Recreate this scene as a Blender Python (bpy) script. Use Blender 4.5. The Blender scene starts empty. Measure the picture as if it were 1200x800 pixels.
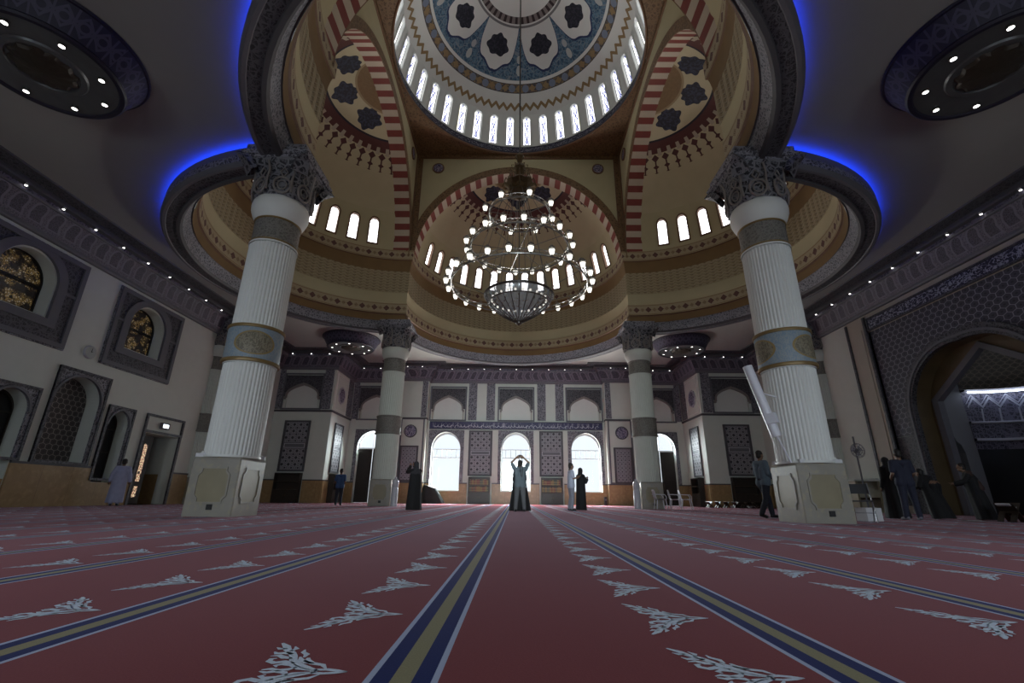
import bpy, bmesh, math, random
from math import sin, cos, pi, radians as R, sqrt, atan2, asin, acos
from mathutils import Vector, Matrix
from mathutils.geometry import tessellate_polygon
random.seed(7)
sc = bpy.context.scene
COL = sc.collection

# ------------------------------------------------------------------ mesh helper
def lerp(a, b, t): return a + (b - a) * t

class MB:
    def __init__(s): s.v = []; s.f = []; s.uv = []; s.m = []; s.sm = []
    def add(s, pts): n = len(s.v); s.v += [tuple(p) for p in pts]; return n
    def face(s, idx, m=0, uv=None, smooth=False):
        s.f.append(tuple(idx)); s.m.append(m); s.uv.append(uv); s.sm.append(smooth)
    def poly(s, pts, m=0, uv=None):
        n = s.add(pts); s.face(range(n, n + len(pts)), m, uv)
    def grid(s, rows, m=0, uvs=None, close=False, smooth=True, T=None):
        """rows: list of equal-length point lists; shared vertices"""
        nr, nc = len(rows), len(rows[0]); base = len(s.v)
        for r in rows: s.v += [tuple(T(*p) if T else p) for p in r]
        for i in range(nr - 1):
            for j in range(nc if close else nc - 1):
                k = (j + 1) % nc
                q = (base + i * nc + j, base + i * nc + k, base + (i + 1) * nc + k, base + (i + 1) * nc + j)
                uv = None
                if uvs:
                    if close and k == 0:
                        e0 = uvs[i][j]; d = (uvs[i][1][0] - uvs[i][0][0]); e1 = uvs[i + 1][j]; d1 = (uvs[i + 1][1][0] - uvs[i + 1][0][0])
                        uv = [e0, (e0[0] + d, e0[1]), (e1[0] + d1, e1[1]), e1]
                    else: uv = [uvs[i][j], uvs[i][k], uvs[i + 1][k], uvs[i + 1][j]]
                s.face(q, m, uv, smooth)
    def box(s, lo, hi, m=0, T=None):
        x0, y0, z0 = lo; x1, y1, z1 = hi
        p = [(x0, y0, z0), (x1, y0, z0), (x1, y1, z0), (x0, y1, z0), (x0, y0, z1), (x1, y0, z1), (x1, y1, z1), (x0, y1, z1)]
        if T: p = [T(*q) for q in p]
        n = s.add(p)
        for q in ((0, 3, 2, 1), (4, 5, 6, 7), (0, 1, 5, 4), (1, 2, 6, 5), (2, 3, 7, 6), (3, 0, 4, 7)): s.face([n + i for i in q], m)
    def lathe(s, prof, seg=32, c=(0, 0), m=0, a0=0, a1=2 * pi, smooth=True, rfun=None, cap=False, us=1.0):
        full = abs(a1 - a0 - 2 * pi) < 1e-6
        n = seg if full else seg + 1
        rows, uvs, L = [], [], 0
        for i, (r, z) in enumerate(prof):
            if i: L += sqrt((r - prof[i - 1][0]) ** 2 + (z - prof[i - 1][1]) ** 2)
            row, uu = [], []
            for j in range(n):
                a = a0 + (a1 - a0) * j / seg
                rr = rfun(r, z, a) if rfun else r
                row.append((c[0] + rr * cos(a), c[1] + rr * sin(a), z)); uu.append((a * us, L))
            rows.append(row); uvs.append(uu)
        s.grid(rows, m, uvs, close=full, smooth=smooth)
        if cap:
            for r in (rows[0], rows[-1]): s.poly(r, m)
    def tube(s, path, r, seg=8, m=0, close=False, cap=True):
        path = [Vector(p) for p in path]; n = len(path); rows = []
        up = Vector((0, 0, 1)); prevn = None
        for i, p in enumerate(path):
            a = path[i - 1] if (i or close) else path[0]; b = path[(i + 1) % n] if (i < n - 1 or close) else path[-1]
            t = (b - a).normalized()
            if prevn is None: nn = t.cross(up if abs(t.z) < .9 else Vector((1, 0, 0))).normalized()
            else:
                nn = prevn - t * prevn.dot(t)
                nn = nn.normalized() if nn.length > 1e-6 else t.cross(up).normalized()
            prevn = nn; bn = t.cross(nn); ri = r[i] if isinstance(r, (list, tuple)) else r
            rows.append([p + (nn * cos(2 * pi * k / seg) + bn * sin(2 * pi * k / seg)) * ri for k in range(seg)])
        if close: rows.append(rows[0])
        s.grid(rows, m, None, close=True)
        if cap and not close: s.poly(rows[0], m); s.poly(rows[-1], m)
    def ell(s, c, r, seg=12, m=0, rot=None):
        rows = []
        for i in range(seg + 1):
            ph = -pi / 2 + pi * i / seg; row = []
            for j in range(seg * 2):
                th = pi * j / seg; v = Vector((cos(ph) * cos(th) * r[0], cos(ph) * sin(th) * r[1], sin(ph) * r[2]))
                if rot: v = rot @ v
                row.append(Vector(c) + v)
            rows.append(row)
        s.grid(rows, m, None, close=True)
    def cap(s, p0, r0, p1, r1, seg=10, m=0):
        """tapered capsule"""
        p0 = Vector(p0); p1 = Vector(p1); d = p1 - p0; L = d.length
        t = d / L if L > 1e-6 else Vector((0, 0, 1))
        nn = t.cross(Vector((0, 0, 1)) if abs(t.z) < .9 else Vector((1, 0, 0))).normalized(); bn = t.cross(nn); rows = []
        st = [(p0, r0, -pi / 2 + pi / 2 * i / 4) for i in range(5)] + [(p1, r1, pi / 2 * i / 4) for i in range(5)]
        for p, r, ph in st:
            rr = max(r * cos(ph), 1e-4)
            rows.append([p + t * (r * sin(ph)) + (nn * cos(2 * pi * k / seg) + bn * sin(2 * pi * k / seg)) * rr for k in range(seg)])
        s.grid(rows, m, None, close=True)
    def slab(s, outer, holes, T, d0=0.0, d1=None, mf=0, ms=None, edge=True, holeedge=True, dh=None):
        """flat polygon (a,b) with holes at depth d0; sides of outer and holes run to d1"""
        ms = mf if ms is None else ms
        loops = [outer] + list(holes)
        flat = [p for l in loops for p in l]
        tris = tessellate_polygon([[Vector((a, b, 0)) for a, b in l] for l in loops])
        n = s.add([T(a, b, d0) for a, b in flat])
        for t in tris:
            s.face([n + i for i in t], mf, [flat[i] for i in t])
        if d1 is not None:
            for k, l in enumerate(loops):
                if (k == 0 and not edge) or (k and not holeedge): continue
                dd = d1 if (k == 0 or dh is None) else dh; L = 0
                for i in range(len(l)):
                    p, q = l[i], l[(i + 1) % len(l)]; e = sqrt((p[0] - q[0]) ** 2 + (p[1] - q[1]) ** 2)
                    s.poly([T(p[0], p[1], d0), T(q[0], q[1], d0), T(q[0], q[1], dd), T(p[0], p[1], dd)], ms, [(L, d0), (L + e, d0), (L + e, dd), (L, dd)]); L += e
    def build(s, name, mats, parent=None, loc=None, rot=None, sharp=35):
        me = bpy.data.meshes.new(name); me.from_pydata(s.v, [], s.f)
        if not isinstance(mats, (list, tuple)): mats = [mats]
        for x in mats: me.materials.append(x)
        uvl = me.uv_layers.new(name='UVMap'); buf = []
        for pi_, fc in enumerate(s.f):
            u = s.uv[pi_]
            if u is None:
                P = [Vector(s.v[i]) for i in fc]; nrm = Vector((0, 0, 0))
                for i in range(len(P)):
                    a, b = P[i], P[(i + 1) % len(P)]; nrm += a.cross(b)
                ax, ay, az = abs(nrm.x), abs(nrm.y), abs(nrm.z)
                if az >= ax and az >= ay: u = [(q.x, q.y) for q in P]
                elif ax >= ay: u = [(q.y, q.z) for q in P]
                else: u = [(q.x, q.z) for q in P]
            for q in u: buf += [q[0], q[1]]
        uvl.data.foreach_set('uv', buf)
        me.polygons.foreach_set('material_index', s.m)
        me.polygons.foreach_set('use_smooth', s.sm)
        me.update()
        if any(s.sm): me.set_sharp_from_angle(angle=R(sharp))
        o = bpy.data.objects.new(name, me); COL.objects.link(o)
        if parent: o.parent = parent
        if loc: o.location = loc
        if rot: o.rotation_euler = rot
        return o

def struct(o): o['kind'] = 'structure'; return o
def tag(o, label, cat, group=None):
    o['label'] = label; o['category'] = cat
    if group: o['group'] = group
    return o
def thing(name, label, cat, loc=(0, 0, 0), rz=0, group=None):
    o = bpy.data.objects.new(name, None); COL.objects.link(o); o.empty_display_size = .2
    o.location = loc; o.rotation_euler = (0, 0, rz)
    return tag(o, label, cat, group)
CH = {}
def dup(root, loc, rz=0, label=None, group=None, scale=None):
    r = root.copy(); COL.objects.link(r); r.location = loc; r.rotation_euler = (0, 0, rz)
    if label: r['label'] = label
    if group: r['group'] = group
    if scale: r.scale = scale
    for c in [o for o in bpy.data.objects if o.parent == root]:
        k = c.copy(); COL.objects.link(k); k.parent = r
        for g in [o for o in bpy.data.objects if o.parent == c]:
            h = g.copy(); COL.objects.link(h); h.parent = k
    return r

def arch(cx, h, zb, zs, zt, n=10):
    """pointed / round arch outline, half width h, base zb, spring zs, apex zt"""
    r = zt - zs; Rr = (h * h + r * r) / (2 * h); c = cx - h + Rr
    aend = atan2(r, h - Rr)
    L = [(c + Rr * cos(lerp(pi, aend, i / n)), zs + Rr * sin(lerp(pi, aend, i / n))) for i in range(n + 1)]
    Rt = [(2 * cx - a, b) for a, b in L[:-1]][::-1]
    return [(cx - h, zb)] * (zb < zs - 1e-6) + L + Rt + [(cx + h, zb)] * (zb < zs - 1e-6)
def rect(a0, b0, a1, b1): return [(a0, b0), (a1, b0), (a1, b1), (a0, b1)]
def circ(ca, cb, r, n=24, lob=0, amp=0): return [(ca + r * (1 + amp * cos(lob * 2 * pi * i / n)) * cos(2 * pi * i / n), cb + r * (1 + amp * cos(lob * 2 * pi * i / n)) * sin(2 * pi * i / n)) for i in range(n)]

# ------------------------------------------------------------------ node helper
class V:
    def __init__(s, nt, k): s.nt = nt; s.k = k
    def op(s, o, *a, clamp=False):
        n = s.nt.nodes.new('ShaderNodeMath'); n.operation = o; n.use_clamp = clamp
        for i, x in enumerate((s,) + a):
            if isinstance(x, V): s.nt.links.new(x.k, n.inputs[i])
            else: n.inputs[i].default_value = x
        return V(s.nt, n.outputs[0])
    def cst(s, x): n = s.nt.nodes.new('ShaderNodeValue'); n.outputs[0].default_value = x; return V(s.nt, n.outputs[0])
    def __add__(s, b): return s.op('ADD', b)
    __radd__ = __add__
    def __sub__(s, b): return s.op('SUBTRACT', b)
    def __rsub__(s, b): return s.cst(b).op('SUBTRACT', s)
    def __mul__(s, b): return s.op('MULTIPLY', b)
    __rmul__ = __mul__
    def __truediv__(s, b): return s.op('DIVIDE', b)
    def __lt__(s, b): return s.op('LESS_THAN', b)
    def __gt__(s, b): return s.op('GREATER_THAN', b)
    def abs(s): return s.op('ABSOLUTE')
    def sin(s): return s.op('SINE')
    def cos(s): return s.op('COSINE')
    def fract(s): return s.op('FRACT')
    def floor(s): return s.op('FLOOR')
    def sqrt(s): return s.op('SQRT')
    def mx(s, b): return s.op('MAXIMUM', b)
    def mn(s, b): return s.op('MINIMUM', b)
    def atan2(s, b): return s.op('ARCTAN2', b)
    def rng(s, a, b): return (s > a) * (s < b)
    def sm(s, a, b):
        n = s.nt.nodes.new('ShaderNodeMapRange'); n.interpolation_type = 'SMOOTHSTEP'
        s.nt.links.new(s.k, n.inputs[0]); n.inputs[1].default_value = a; n.inputs[2].default_value = b
        return V(s.nt, n.outputs[0])
    def rep(s, p): return ((s / p).fract() - .5) * p      # centred repeat

class M:
    """one material's node graph"""
    def __init__(s, name):
        s.mat = bpy.data.materials.new(name); s.mat.use_nodes = True; s.nt = s.mat.node_tree
        s.b = s.nt.nodes['Principled BSDF']
        s._uv = None; s._ob = None
    def uv(s):
        if not s._uv:
            n = s.nt.nodes.new('ShaderNodeUVMap'); n.uv_map = 'UVMap'; x = s.nt.nodes.new('ShaderNodeSeparateXYZ'); s.nt.links.new(n.outputs[0], x.inputs[0])
            s._uv = (V(s.nt, x.outputs[0]), V(s.nt, x.outputs[1]))
        return s._uv
    def ob(s):
        if not s._ob:
            n = s.nt.nodes.new('ShaderNodeTexCoord'); x = s.nt.nodes.new('ShaderNodeSeparateXYZ'); s.nt.links.new(n.outputs['Object'], x.inputs[0])
            s._ob = (V(s.nt, x.outputs[0]), V(s.nt, x.outputs[1]), V(s.nt, x.outputs[2])); s._obk = n.outputs['Object']
        return s._ob
    def vec(s, x, y, z=0.0):
        n = s.nt.nodes.new('ShaderNodeCombineXYZ')
        for i, q in enumerate((x, y, z)):
            if isinstance(q, V): s.nt.links.new(q.k, n.inputs[i])
            else: n.inputs[i].default_value = q
        return n.outputs[0]
    def noise(s, scale=5, detail=3, vec=None, dist=0.0):
        n = s.nt.nodes.new('ShaderNodeTexNoise'); n.inputs['Scale'].default_value = scale; n.inputs['Detail'].default_value = detail; n.inputs['Distortion'].default_value = dist
        if vec is None: s.ob(); vec = s._obk
        s.nt.links.new(vec, n.inputs['Vector']); return V(s.nt, n.outputs[0])
    def vor(s, scale=5, vec=None, feature='DISTANCE_TO_EDGE'):
        n = s.nt.nodes.new('ShaderNodeTexVoronoi'); n.feature = feature; n.inputs['Scale'].default_value = scale
        if vec is None: s.ob(); vec = s._obk
        s.nt.links.new(vec, n.inputs['Vector']); return V(s.nt, n.outputs[0])
    def mix(s, f, a, b):
        n = s.nt.nodes.new('ShaderNodeMix'); n.data_type = 'RGBA'
        for i, q in ((0, f), (6, a), (7, b)):
            if isinstance(q, V): s.nt.links.new(q.k, n.inputs[i])
            elif hasattr(q, 'is_linked'): s.nt.links.new(q, n.inputs[i])
            else: n.inputs[i].default_value = q if i == 0 else (*q, 1)
        return n.outputs[2]
    def out(s, c, rough=.6, metal=0.0, emit=None, es=1.0, bump=None, bs=.5, bd=.02, spec=None, alpha=None, trans=None):
        b = s.b
        def put(nm, q):
            if isinstance(q, V): s.nt.links.new(q.k, b.inputs[nm])
            elif hasattr(q, 'is_linked'): s.nt.links.new(q, b.inputs[nm])
            elif isinstance(q, (tuple, list)): b.inputs[nm].default_value = (*q, 1)
            else: b.inputs[nm].default_value = q
        put('Base Color', c); put('Roughness', rough); put('Metallic', metal)
        if emit is not None: put('Emission Color', emit); put('Emission Strength', es)
        if spec is not None: put('Specular IOR Level', spec)
        if alpha is not None: put('Alpha', alpha)
        if trans is not None: put('Transmission Weight', trans)
        if bump is not None:
            n = s.nt.nodes.new('ShaderNodeBump'); n.inputs['Strength'].default_value = bs; n.inputs['Distance'].default_value = bd
            s.nt.links.new(bump.k, n.inputs['Height']); s.nt.links.new(n.outputs[0], b.inputs['Normal'])
        return s.mat
def plain(name, c, rough=.6, metal=0.0, var=.12, scale=3.0, **k):
    m = M(name); n = m.noise(scale, 3); d = tuple(x * (1 - var) for x in c); e = tuple(min(1, x * (1 + var)) for x in c)
    return m.out(m.mix(n, d, e), rough, metal, **k)

# ------------------------------------------------------------------ layout (metres)
CY = 17.27                     # centre of the domed square
S = 6.25                       # half side of the square / distance of lobe centres
AX = 6.55                      # column half spacing
XW = 16.0; YB = 33.8; YF = -1.6
ZC = 9.75                      # flat ceiling

DOME = [(5.83, 23.5), (5.7, 23.72), (5.5, 24.0), (5.27, 24.25), (5.05, 24.45), (4.7, 24.8), (4.55, 24.95), (4.0, 25.5), (3.3, 26.08), (2.45, 26.62), (1.8, 26.93), (.95, 27.2), (.5, 27.28), (.02, 27.3)]
def darc(r):
    L = 0
    for (r0, z0), (r1, z1) in zip(DOME, DOME[1:]):
        d = sqrt((r1 - r0) ** 2 + (z1 - z0) ** 2)
        if r >= r1: return L + d * (r0 - r) / (r0 - r1)
        L += d
    return L
ZV = dict(zig=darc(5.72), orn=(darc(5.05), darc(4.68)), blue=(darc(4.55), darc(2.5)), ros=(darc(2.45), darc(1.95)), eye=darc(.75))
# ------------------------------------------------------------------ materials
CREAM = (.47, .42, .26); TAN = (.19, .115, .042); BROWN = (.16, .085, .045); MAROON = (.085, .022, .018); RED = (.21, .04, .03); NAVY = (.012, .014, .04)
def m_carpet():
    m = M('red_carpet'); x, y, z = m.ob()
    d = ((x + .338) / 1.225 + .5).fract() - .5; d = (d * 1.225).abs()
    n = m.noise(900, 2); w = d + (n - .5) * .004
    gold = w < .028; blue = w < .078; white = w < .096
    big = m.noise(.6, 3); fib = m.noise(160, 2)
    v = big * .35 + fib * .5
    red = m.mix(v, (.145, .034, .036), (.27, .068, .070))
    c = m.mix(white, red, (.38, .44, .60)); c = m.mix(blue, c, m.mix(fib, (.004, .012, .075), (.008, .026, .13)))
    c = m.mix(gold, c, m.mix(fib, (.19, .18, .10), (.30, .28, .16)))
    m.b.inputs['Sheen Weight'].default_value = .10; m.b.inputs['Sheen Roughness'].default_value = .4; m.b.inputs['Sheen Tint'].default_value = (.8, .7, .85, 1)
    return m.out(c, 1.0, spec=.0, bump=fib, bs=.25, bd=.003)
M_carpet = m_carpet()
M_orn = plain('carpet_ornament', (.56, .64, .76), .9, var=.25, scale=140)
M_ceil = plain('ceiling_plaster', (.30, .305, .29), .75, var=.03)
M_cream = plain('cream_plaster', (.60, .635, .585), .7, var=.05)
M_dome_cream = plain('semidome_plaster', CREAM, .75, var=.08, scale=1.2)
M_white = plain('white_plaster', (.70, .72, .69), .7, var=.04)
M_grey = plain('grey_mould', (.13, .13, .15), .6, var=.12)
M_dkgrey = plain('dark_mould', (.07, .07, .08), .6, var=.15)
M_tan = plain('tan_cove', TAN, .7, var=.15, scale=2)
M_brown = plain('brown_trim', BROWN, .65, var=.2, scale=8)
def m_marble():
    m = M('honey_marble'); x, y, z = m.ob(); n = m.noise(1.3, 6, dist=1.2); n2 = m.noise(6, 5)
    c = m.mix(n, (.24, .15, .065), (.38, .26, .13)); c = m.mix((n2 - .45).sm(0, .3), c, (.40, .27, .13))
    j = (((x + y) / 1.1).fract() < .012); c = m.mix(j, c, (.20, .14, .07))
    return m.out(c, .3, spec=.35)
M_marble = m_marble()
def m_ped():
    m = M('pedestal_stone'); n = m.noise(2.2, 6, dist=.8); n2 = m.noise(9, 4)
    c = m.mix(n, (.23, .215, .18), (.34, .325, .29)); c = m.mix((n2 - .5).sm(0, .25), c, (.36, .32, .23))
    return m.out(c, .3)
M_ped = m_ped()
M_ped_in = plain('cartouche_stone', (.26, .23, .15), .35, var=.2, scale=3)
M_shaft = plain('fluted_white', (.74, .76, .74), .55, var=.03)
def m_arab(name, lo, hi, sc=9.0, w=.09, rough=.55, obj=False):
    """carved foliage: pale scrolls, shade of the cut gaps painted as a dark ground"""
    m = M(name); u, v = m.uv()
    q = m.ob() and m._obk if obj else m.vec(u, v)
    n = m.noise(sc * .35, 2, q)
    dd = m.vor(sc, q if obj else m.vec(u + (n - .5) * .25, v + (n - .5) * .25))
    k = m.noise(sc * 1.1, 3, q, 1.5); li = ((k - .5).abs() < .035)
    f = (dd < w).mx(li)  # gaps between scrolls take the dark tone, which paints their shade
    return m.out(m.mix(f, lo, hi), rough, bump=f, bs=.5, bd=.02)
M_arab = m_arab('carved_grey', (.04, .04, .055), (.24, .24, .275), 7)
M_arab_lt = m_arab('carved_pale', (.07, .08, .10), (.29, .30, .335), 9, .12)
M_arab_dk = m_arab('carved_dark', (.02, .02, .027), (.09, .09, .105), 7)
M_arab_vi = m_arab('carved_violet', (.03, .028, .05), (.15, .14, .20), 6, .09)
M_cap = m_arab('capital_lattice', (.012, .012, .02), (.17, .17, .19), 5.0, .10, obj=True)
M_brownpat = m_arab('brown_carved', (.10, .055, .025), (.21, .125, .06), 6, .12)
def m_colband():
    m = M('column_band'); u, v = m.uv()
    x = u.rep(2 * pi / 3); y = v - .42
    e = ((x / .72) * (x / .72) + (y / .30) * (y / .26)).sqrt()
    n = m.noise(9, 3, m.vec(u, v), 1.0); li = ((n - .5).abs() < .06)
    blue = m.mix(li, (.22, .30, .38), (.30, .35, .38)); tan = m.mix(li, (.15, .135, .095), (.27, .24, .17))
    c = m.mix(e < 1.0, blue, tan); c = m.mix(e.rng(.94, 1.06), c, (.30, .22, .09))
    return m.out(c, .5, bump=li, bs=.3, bd=.01)
M_colband = m_colband()
M_band2 = m_arab('column_grey_band', (.13, .125, .11), (.22, .21, .19), 9, .1)
M_gold = plain('gilt_mould', (.26, .18, .075), .35, .3, var=.15)
M_capgold = plain('capital_edge', (.22, .20, .19), .5, var=.15, scale=10)
def m_loz():
    m = M('lozenge_band'); u, v = m.uv(); P = .64
    x = u.rep(P).abs(); y = (v - .3).abs(); d = x + y
    x2 = (u + P / 2).rep(P).abs(); d2 = x2 + y
    n = m.noise(26, 3, m.vec(u, v)); br = (d + (n - .5) * .06) < .17
    c = m.mix(n, (.33, .27, .17), (.42, .35, .23)); c = m.mix(br, c, m.mix((n - .5).sm(-.1, .1), (.07, .022, .022), (.16, .08, .06)))
    c = m.mix((d2 < .075) * (d2 > .03), c, (.17, .10, .05)); c = m.mix(((y - .25).abs() < .018), c, (.25, .16, .07)); c = m.mix(((d2 - .11).abs() < .012) * (y < .12), c, (.22, .14, .07))
    return m.out(c, .7)
M_loz = m_loz()
def m_muq():
    m = M('scale_relief'); u, v = m.uv(); P = .36
    w = ((u * (2 * pi / P)).sin() * .06 + v) / .17
    f = w.fract(); li = (f < .22)
    col = ((u / P + .25).fract() - .5).abs(); n = m.noise(14, 2, m.vec(u, v))
    c = m.mix(n, (.27, .215, .12), (.36, .295, .18)); c = m.mix(li, c, (.42, .36, .25)); c = m.mix((f > .8) * (col < .2), c, (.13, .085, .045))
    return m.out(c, .75, bump=f, bs=.8, bd=.05)
M_muq = m_muq()
def m_stripe():
    m = M('striped_arch'); u, v = m.uv()          # u = angle share 0..1 of a half circle
    f = (u * 26).fract(); red = f.rng(.25, .75); n = m.noise(2.5, 3)
    return m.out(m.mix(red, m.mix(n, (.45, .39, .30), (.53, .46, .36)), m.mix(n, (.15, .026, .020), (.22, .042, .03))), .65)
M_stripe = m_stripe()
def m_semi():
    """u = azimuth from the lobe axis (rad), v = polar angle from the crown (rad)"""
    m = M('semidome_painted'); u, v = m.uv(); ob = m.ob(); n = m.noise(1.5, 4)
    c = m.mix(n, (.45, .40, .25), (.54, .48, .32))
    # hanging drops under the maroon rim
    P = R(8.2); x = u.rep(P).abs() * v.sin() / P * 2.2; t = (v - R(33)) / R(13)     # 0..1 downwards
    top = ((x - .55).abs() < .16) * (t.rng(0, .30)); dia1 = ((x + ((t - .38) * 3.2).abs()) < .5); dia2 = ((x + ((t - .72) * 4.6).abs()) < .42); stem = (x < .10) * t.rng(.3, .97); drop = ((x + ((t - .95) * 12).abs()) < .3)
    c = m.mix(t.rng(0, .2), c, MAROON); c = m.mix(top, c, (.40, .34, .26)); c = m.mix(dia1.mx(dia2).mx(stem).mx(drop), c, (.075, .022, .02))
    c = m.mix(v.rng(R(29.5), R(33.2)), c, MAROON); c = m.mix(v.rng(R(28.6), R(29.6)), c, (.012, .010, .02))
    # lobed dark medallions
    a = (u / R(46)); k = ((a + .5).fract() - .5) * R(46); px = k * v.sin(); py = v - R(21.5); r = (px * px + py * py).sqrt(); th = px.atan2(py)
    lob = r / ((th * 8).cos() * .10 + (th * 4).cos() * .08 + 1.0)
    nn = m.noise(9, 3); c = m.mix(lob < R(5.6), c, m.mix((nn - .5).sm(-.05, .1), (.008, .009, .02), (.03, .035, .07)))
    c = m.mix(v < R(15.5), c, m.mix(nn, (.15, .085, .035), (.24, .15, .065))); c = m.mix((v - R(15.5)).abs() < R(.5), c, (.30, .22, .12))
    return m.out(c, .7)
M_semi = m_semi()
def m_domeband():
    """main dome: v = metres up the profile from the drum ring, u = angle"""
    m = M('dome_painted'); u, v = m.uv()
    a = u; n = m.noise(1.2, 4); fl = m.noise(7, 4, None, .8); fine = m.vor(3.2)
    c = m.mix(n, (.64, .65, .62), (.72, .73, .70))
    def ring(z0, z1): return v.rng(z0, z1)
    z = V.rep(a, 2 * pi / 72).abs() / (2 * pi / 72) * 2        # zigzag
    zz = (v - ZV['zig'] - z * .30); c = m.mix(ring(ZV['zig'] - .02, ZV['zig'] + .50) * zz.rng(0, .24), c, (.27, .18, .08))
    o0, o1 = ZV['orn']; mid = (o0 + o1) / 2; hh = (o1 - o0) / 2
    kk = V.rep(a, 2 * pi / 36) * 5.0; yy = v - mid; dd = (kk * kk + yy * yy).sqrt()
    k2 = V.rep(a + pi / 36, 2 * pi / 36) * 5.0
    oc = m.mix((fl - .5).sm(-.08, .08), (.06, .06, .07), (.24, .17, .09)); oc = m.mix(dd < hh * .8, oc, (.18, .22, .30)); oc = m.mix((k2.abs() + yy.abs()) < hh * .8, oc, (.28, .19, .09)); oc = m.mix((yy.abs() > hh * .84), oc, (.05, .045, .05))
    c = m.mix(ring(o0, o1), c, oc)
    b0, b1 = ZV['blue']
    t = (v - b0) / (b1 - b0)                                    # 0 outer, 1 inner
    # scalloped edge of the blue field around eight dark medallions
    w = V.rep(a + pi / 8, pi / 4).abs() / (pi / 8); q = 1.0 - w
    edge = q * q * q * .85 + (w * 10).cos() * .05 + .20
    bl = m.mix((fl - .5).sm(-.06, .06), (.035, .085, .15), (.11, .20, .28)); bl = m.mix((fine < .035), bl, (.20, .25, .29))
    bl = m.mix(((t - edge).abs() < .05), bl, (.015, .03, .10))
    w0 = V.rep(a + pi / 8, pi / 4).abs() * 4; ty = (t - .2) * (b1 - b0); bl = m.mix((w0 * w0 * 7 + ty * ty * 2) < .16, bl, (.46, .48, .47))
    w1 = (V.rep(a + pi / 16, pi / 8).abs() * 3.6); tz = (t - .42) * (b1 - b0); bl = m.mix((w1 * w1 * 5 + tz * tz * 2) < .09, bl, (.42, .44, .45))
    c = m.mix((t > 0) * (t < edge), c, bl)
    px = V.rep(a, pi / 4) * 3.2; py = (t - .64) * (b1 - b0); r = (px * px * .85 + py * py).sqrt(); th = px.atan2(py)
    c = m.mix((r / ((th * 7).cos() * .08 + (th * 3).cos() * .06 + 1)) < .56, c, m.mix((fl - .5).sm(-.05, .1), (.008, .009, .018), (.03, .03, .05)))
    r0, r1 = ZV['ros']; 
    c = m.mix(ring(r0, r0 + .12), c, (.18, .18, .18)); k3 = V.rep(a, 2 * pi / 40).abs() / (2 * pi / 40)
    c = m.mix(ring(r0 + .2, r1), c, m.mix(k3 < .22, (.22, .19, .18), (.035, .02, .022))); c = m.mix(v > ZV['eye'], c, (.03, .028, .03))
    return m.out(c, .7)
M_domep = m_domeband()
def m_script(name, bg, fg, sc=3.0, w=.05, lo=.1, hi=.42):
    m = M(name); u, v = m.uv(); n = m.noise(sc, 3, m.vec(u, v * 1.4), .6); f = ((n - .5).abs() < w) * v.rng(lo, hi)
    return m.out(m.mix(f, bg, fg), .5)
M_calring = m_script('dome_inscription', (.010, .010, .035), (.30, .30, .36), 5.5, .022, .08, .38)
M_calright = m_script('niche_inscription', (.016, .018, .045), (.32, .34, .42), 6, .04, 7.80, 8.19)
M_navy = plain('navy_enamel', (.022, .022, .085), .45, var=.2, scale=6)
M_script = plain('pale_script', (.50, .50, .58), .5)
def m_hex(name, lo, hi, a=.30, b=.40, w=.016):
    m = M(name); u, v = m.uv()
    x1 = u.rep(a); y1 = v.rep(b); x2 = (u + a / 2).rep(a); y2 = (v + b / 2).rep(b)
    d1 = (x1 * x1 + y1 * y1 * 1.69).sqrt(); d2 = (x2 * x2 + y2 * y2 * 1.69).sqrt()
    li = ((d1 - d2).abs() < w * 1.5).mx((x1.abs() > a / 2 - w * .9) * (d1 < d2)).mx((x2.abs() > a / 2 - w * .9) * (d2 < d1)); dot = d1.mn(d2) < a * .14
    n = m.noise(8, 2)
    return m.out(m.mix(li, m.mix(dot, lo, tuple(q * .5 for q in lo)), hi), .6, bump=li, bs=.6, bd=.02)
M_hex = m_hex('honeycomb_lattice', (.055, .055, .075), (.25, .25, .29))
M_hex_s = m_hex('screen_lattice', (.06, .055, .055), (.33, .31, .29), .24, .36, .014)
def m_star(name, lo, hi, dk, P=.42):
    m = M(name); u, v = m.uv()
    def star(x, y, r): x = x.abs(); y = y.abs(); return (x.mx(y)).mn((x + y) * .7071) - r
    x1 = u.rep(P); y1 = v.rep(P); x2 = (u + P / 2).rep(P); y2 = (v + P / 2).rep(P)
    s1 = star(x1, y1, P * .22); s2 = star(x2, y2, P * .16)
    li = ((s1.abs() < .010).mx(s2.abs() < .010)).mx((x1.abs() + y1.abs() - P * .5).abs() < .009)
    c = m.mix((s1 < -.02), lo, dk); c = m.mix(s2 < -.015, c, dk); c = m.mix(li, c, hi)
    return m.out(c, .55, bump=li, bs=.4, bd=.01)
M_star = m_star('star_lattice', (.16, .16, .18), (.40, .40, .43), (.035, .035, .045))
M_star2 = m_star('star_lattice_fine', (.14, .14, .165), (.36, .36, .40), (.05, .05, .065), .26)
def m_cornice():
    m = M('cornice_arcade'); u, v = m.uv(); P = .62
    x = u.rep(P).abs(); y = v
    ar = ((x * x + (y - .55) * (y - .55)).sqrt() < .24) * (y > .55); ar = ar.mx((x < .24) * y.rng(.12, .55)); inn = ((x * x + (y - .55) * (y - .55)).sqrt() < .17) * (y > .55); inn = inn.mx((x < .17) * y.rng(.16, .55))
    n = m.vor(16, m.vec(u, v)); li = n < .10
    c = m.mix(li, (.07, .065, .09), (.16, .15, .19)); c = m.mix(ar, c, (.17, .16, .205)); c = m.mix(inn, c, m.mix(li, (.03, .028, .042), (.085, .08, .11)))
    return m.out(c, .6, bump=ar - inn, bs=.6, bd=.03)
M_cornice = m_cornice()
def glow(name, c, e, base=None):
    m = M(name); return m.out(base or c, .4, emit=c, es=e)
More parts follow.
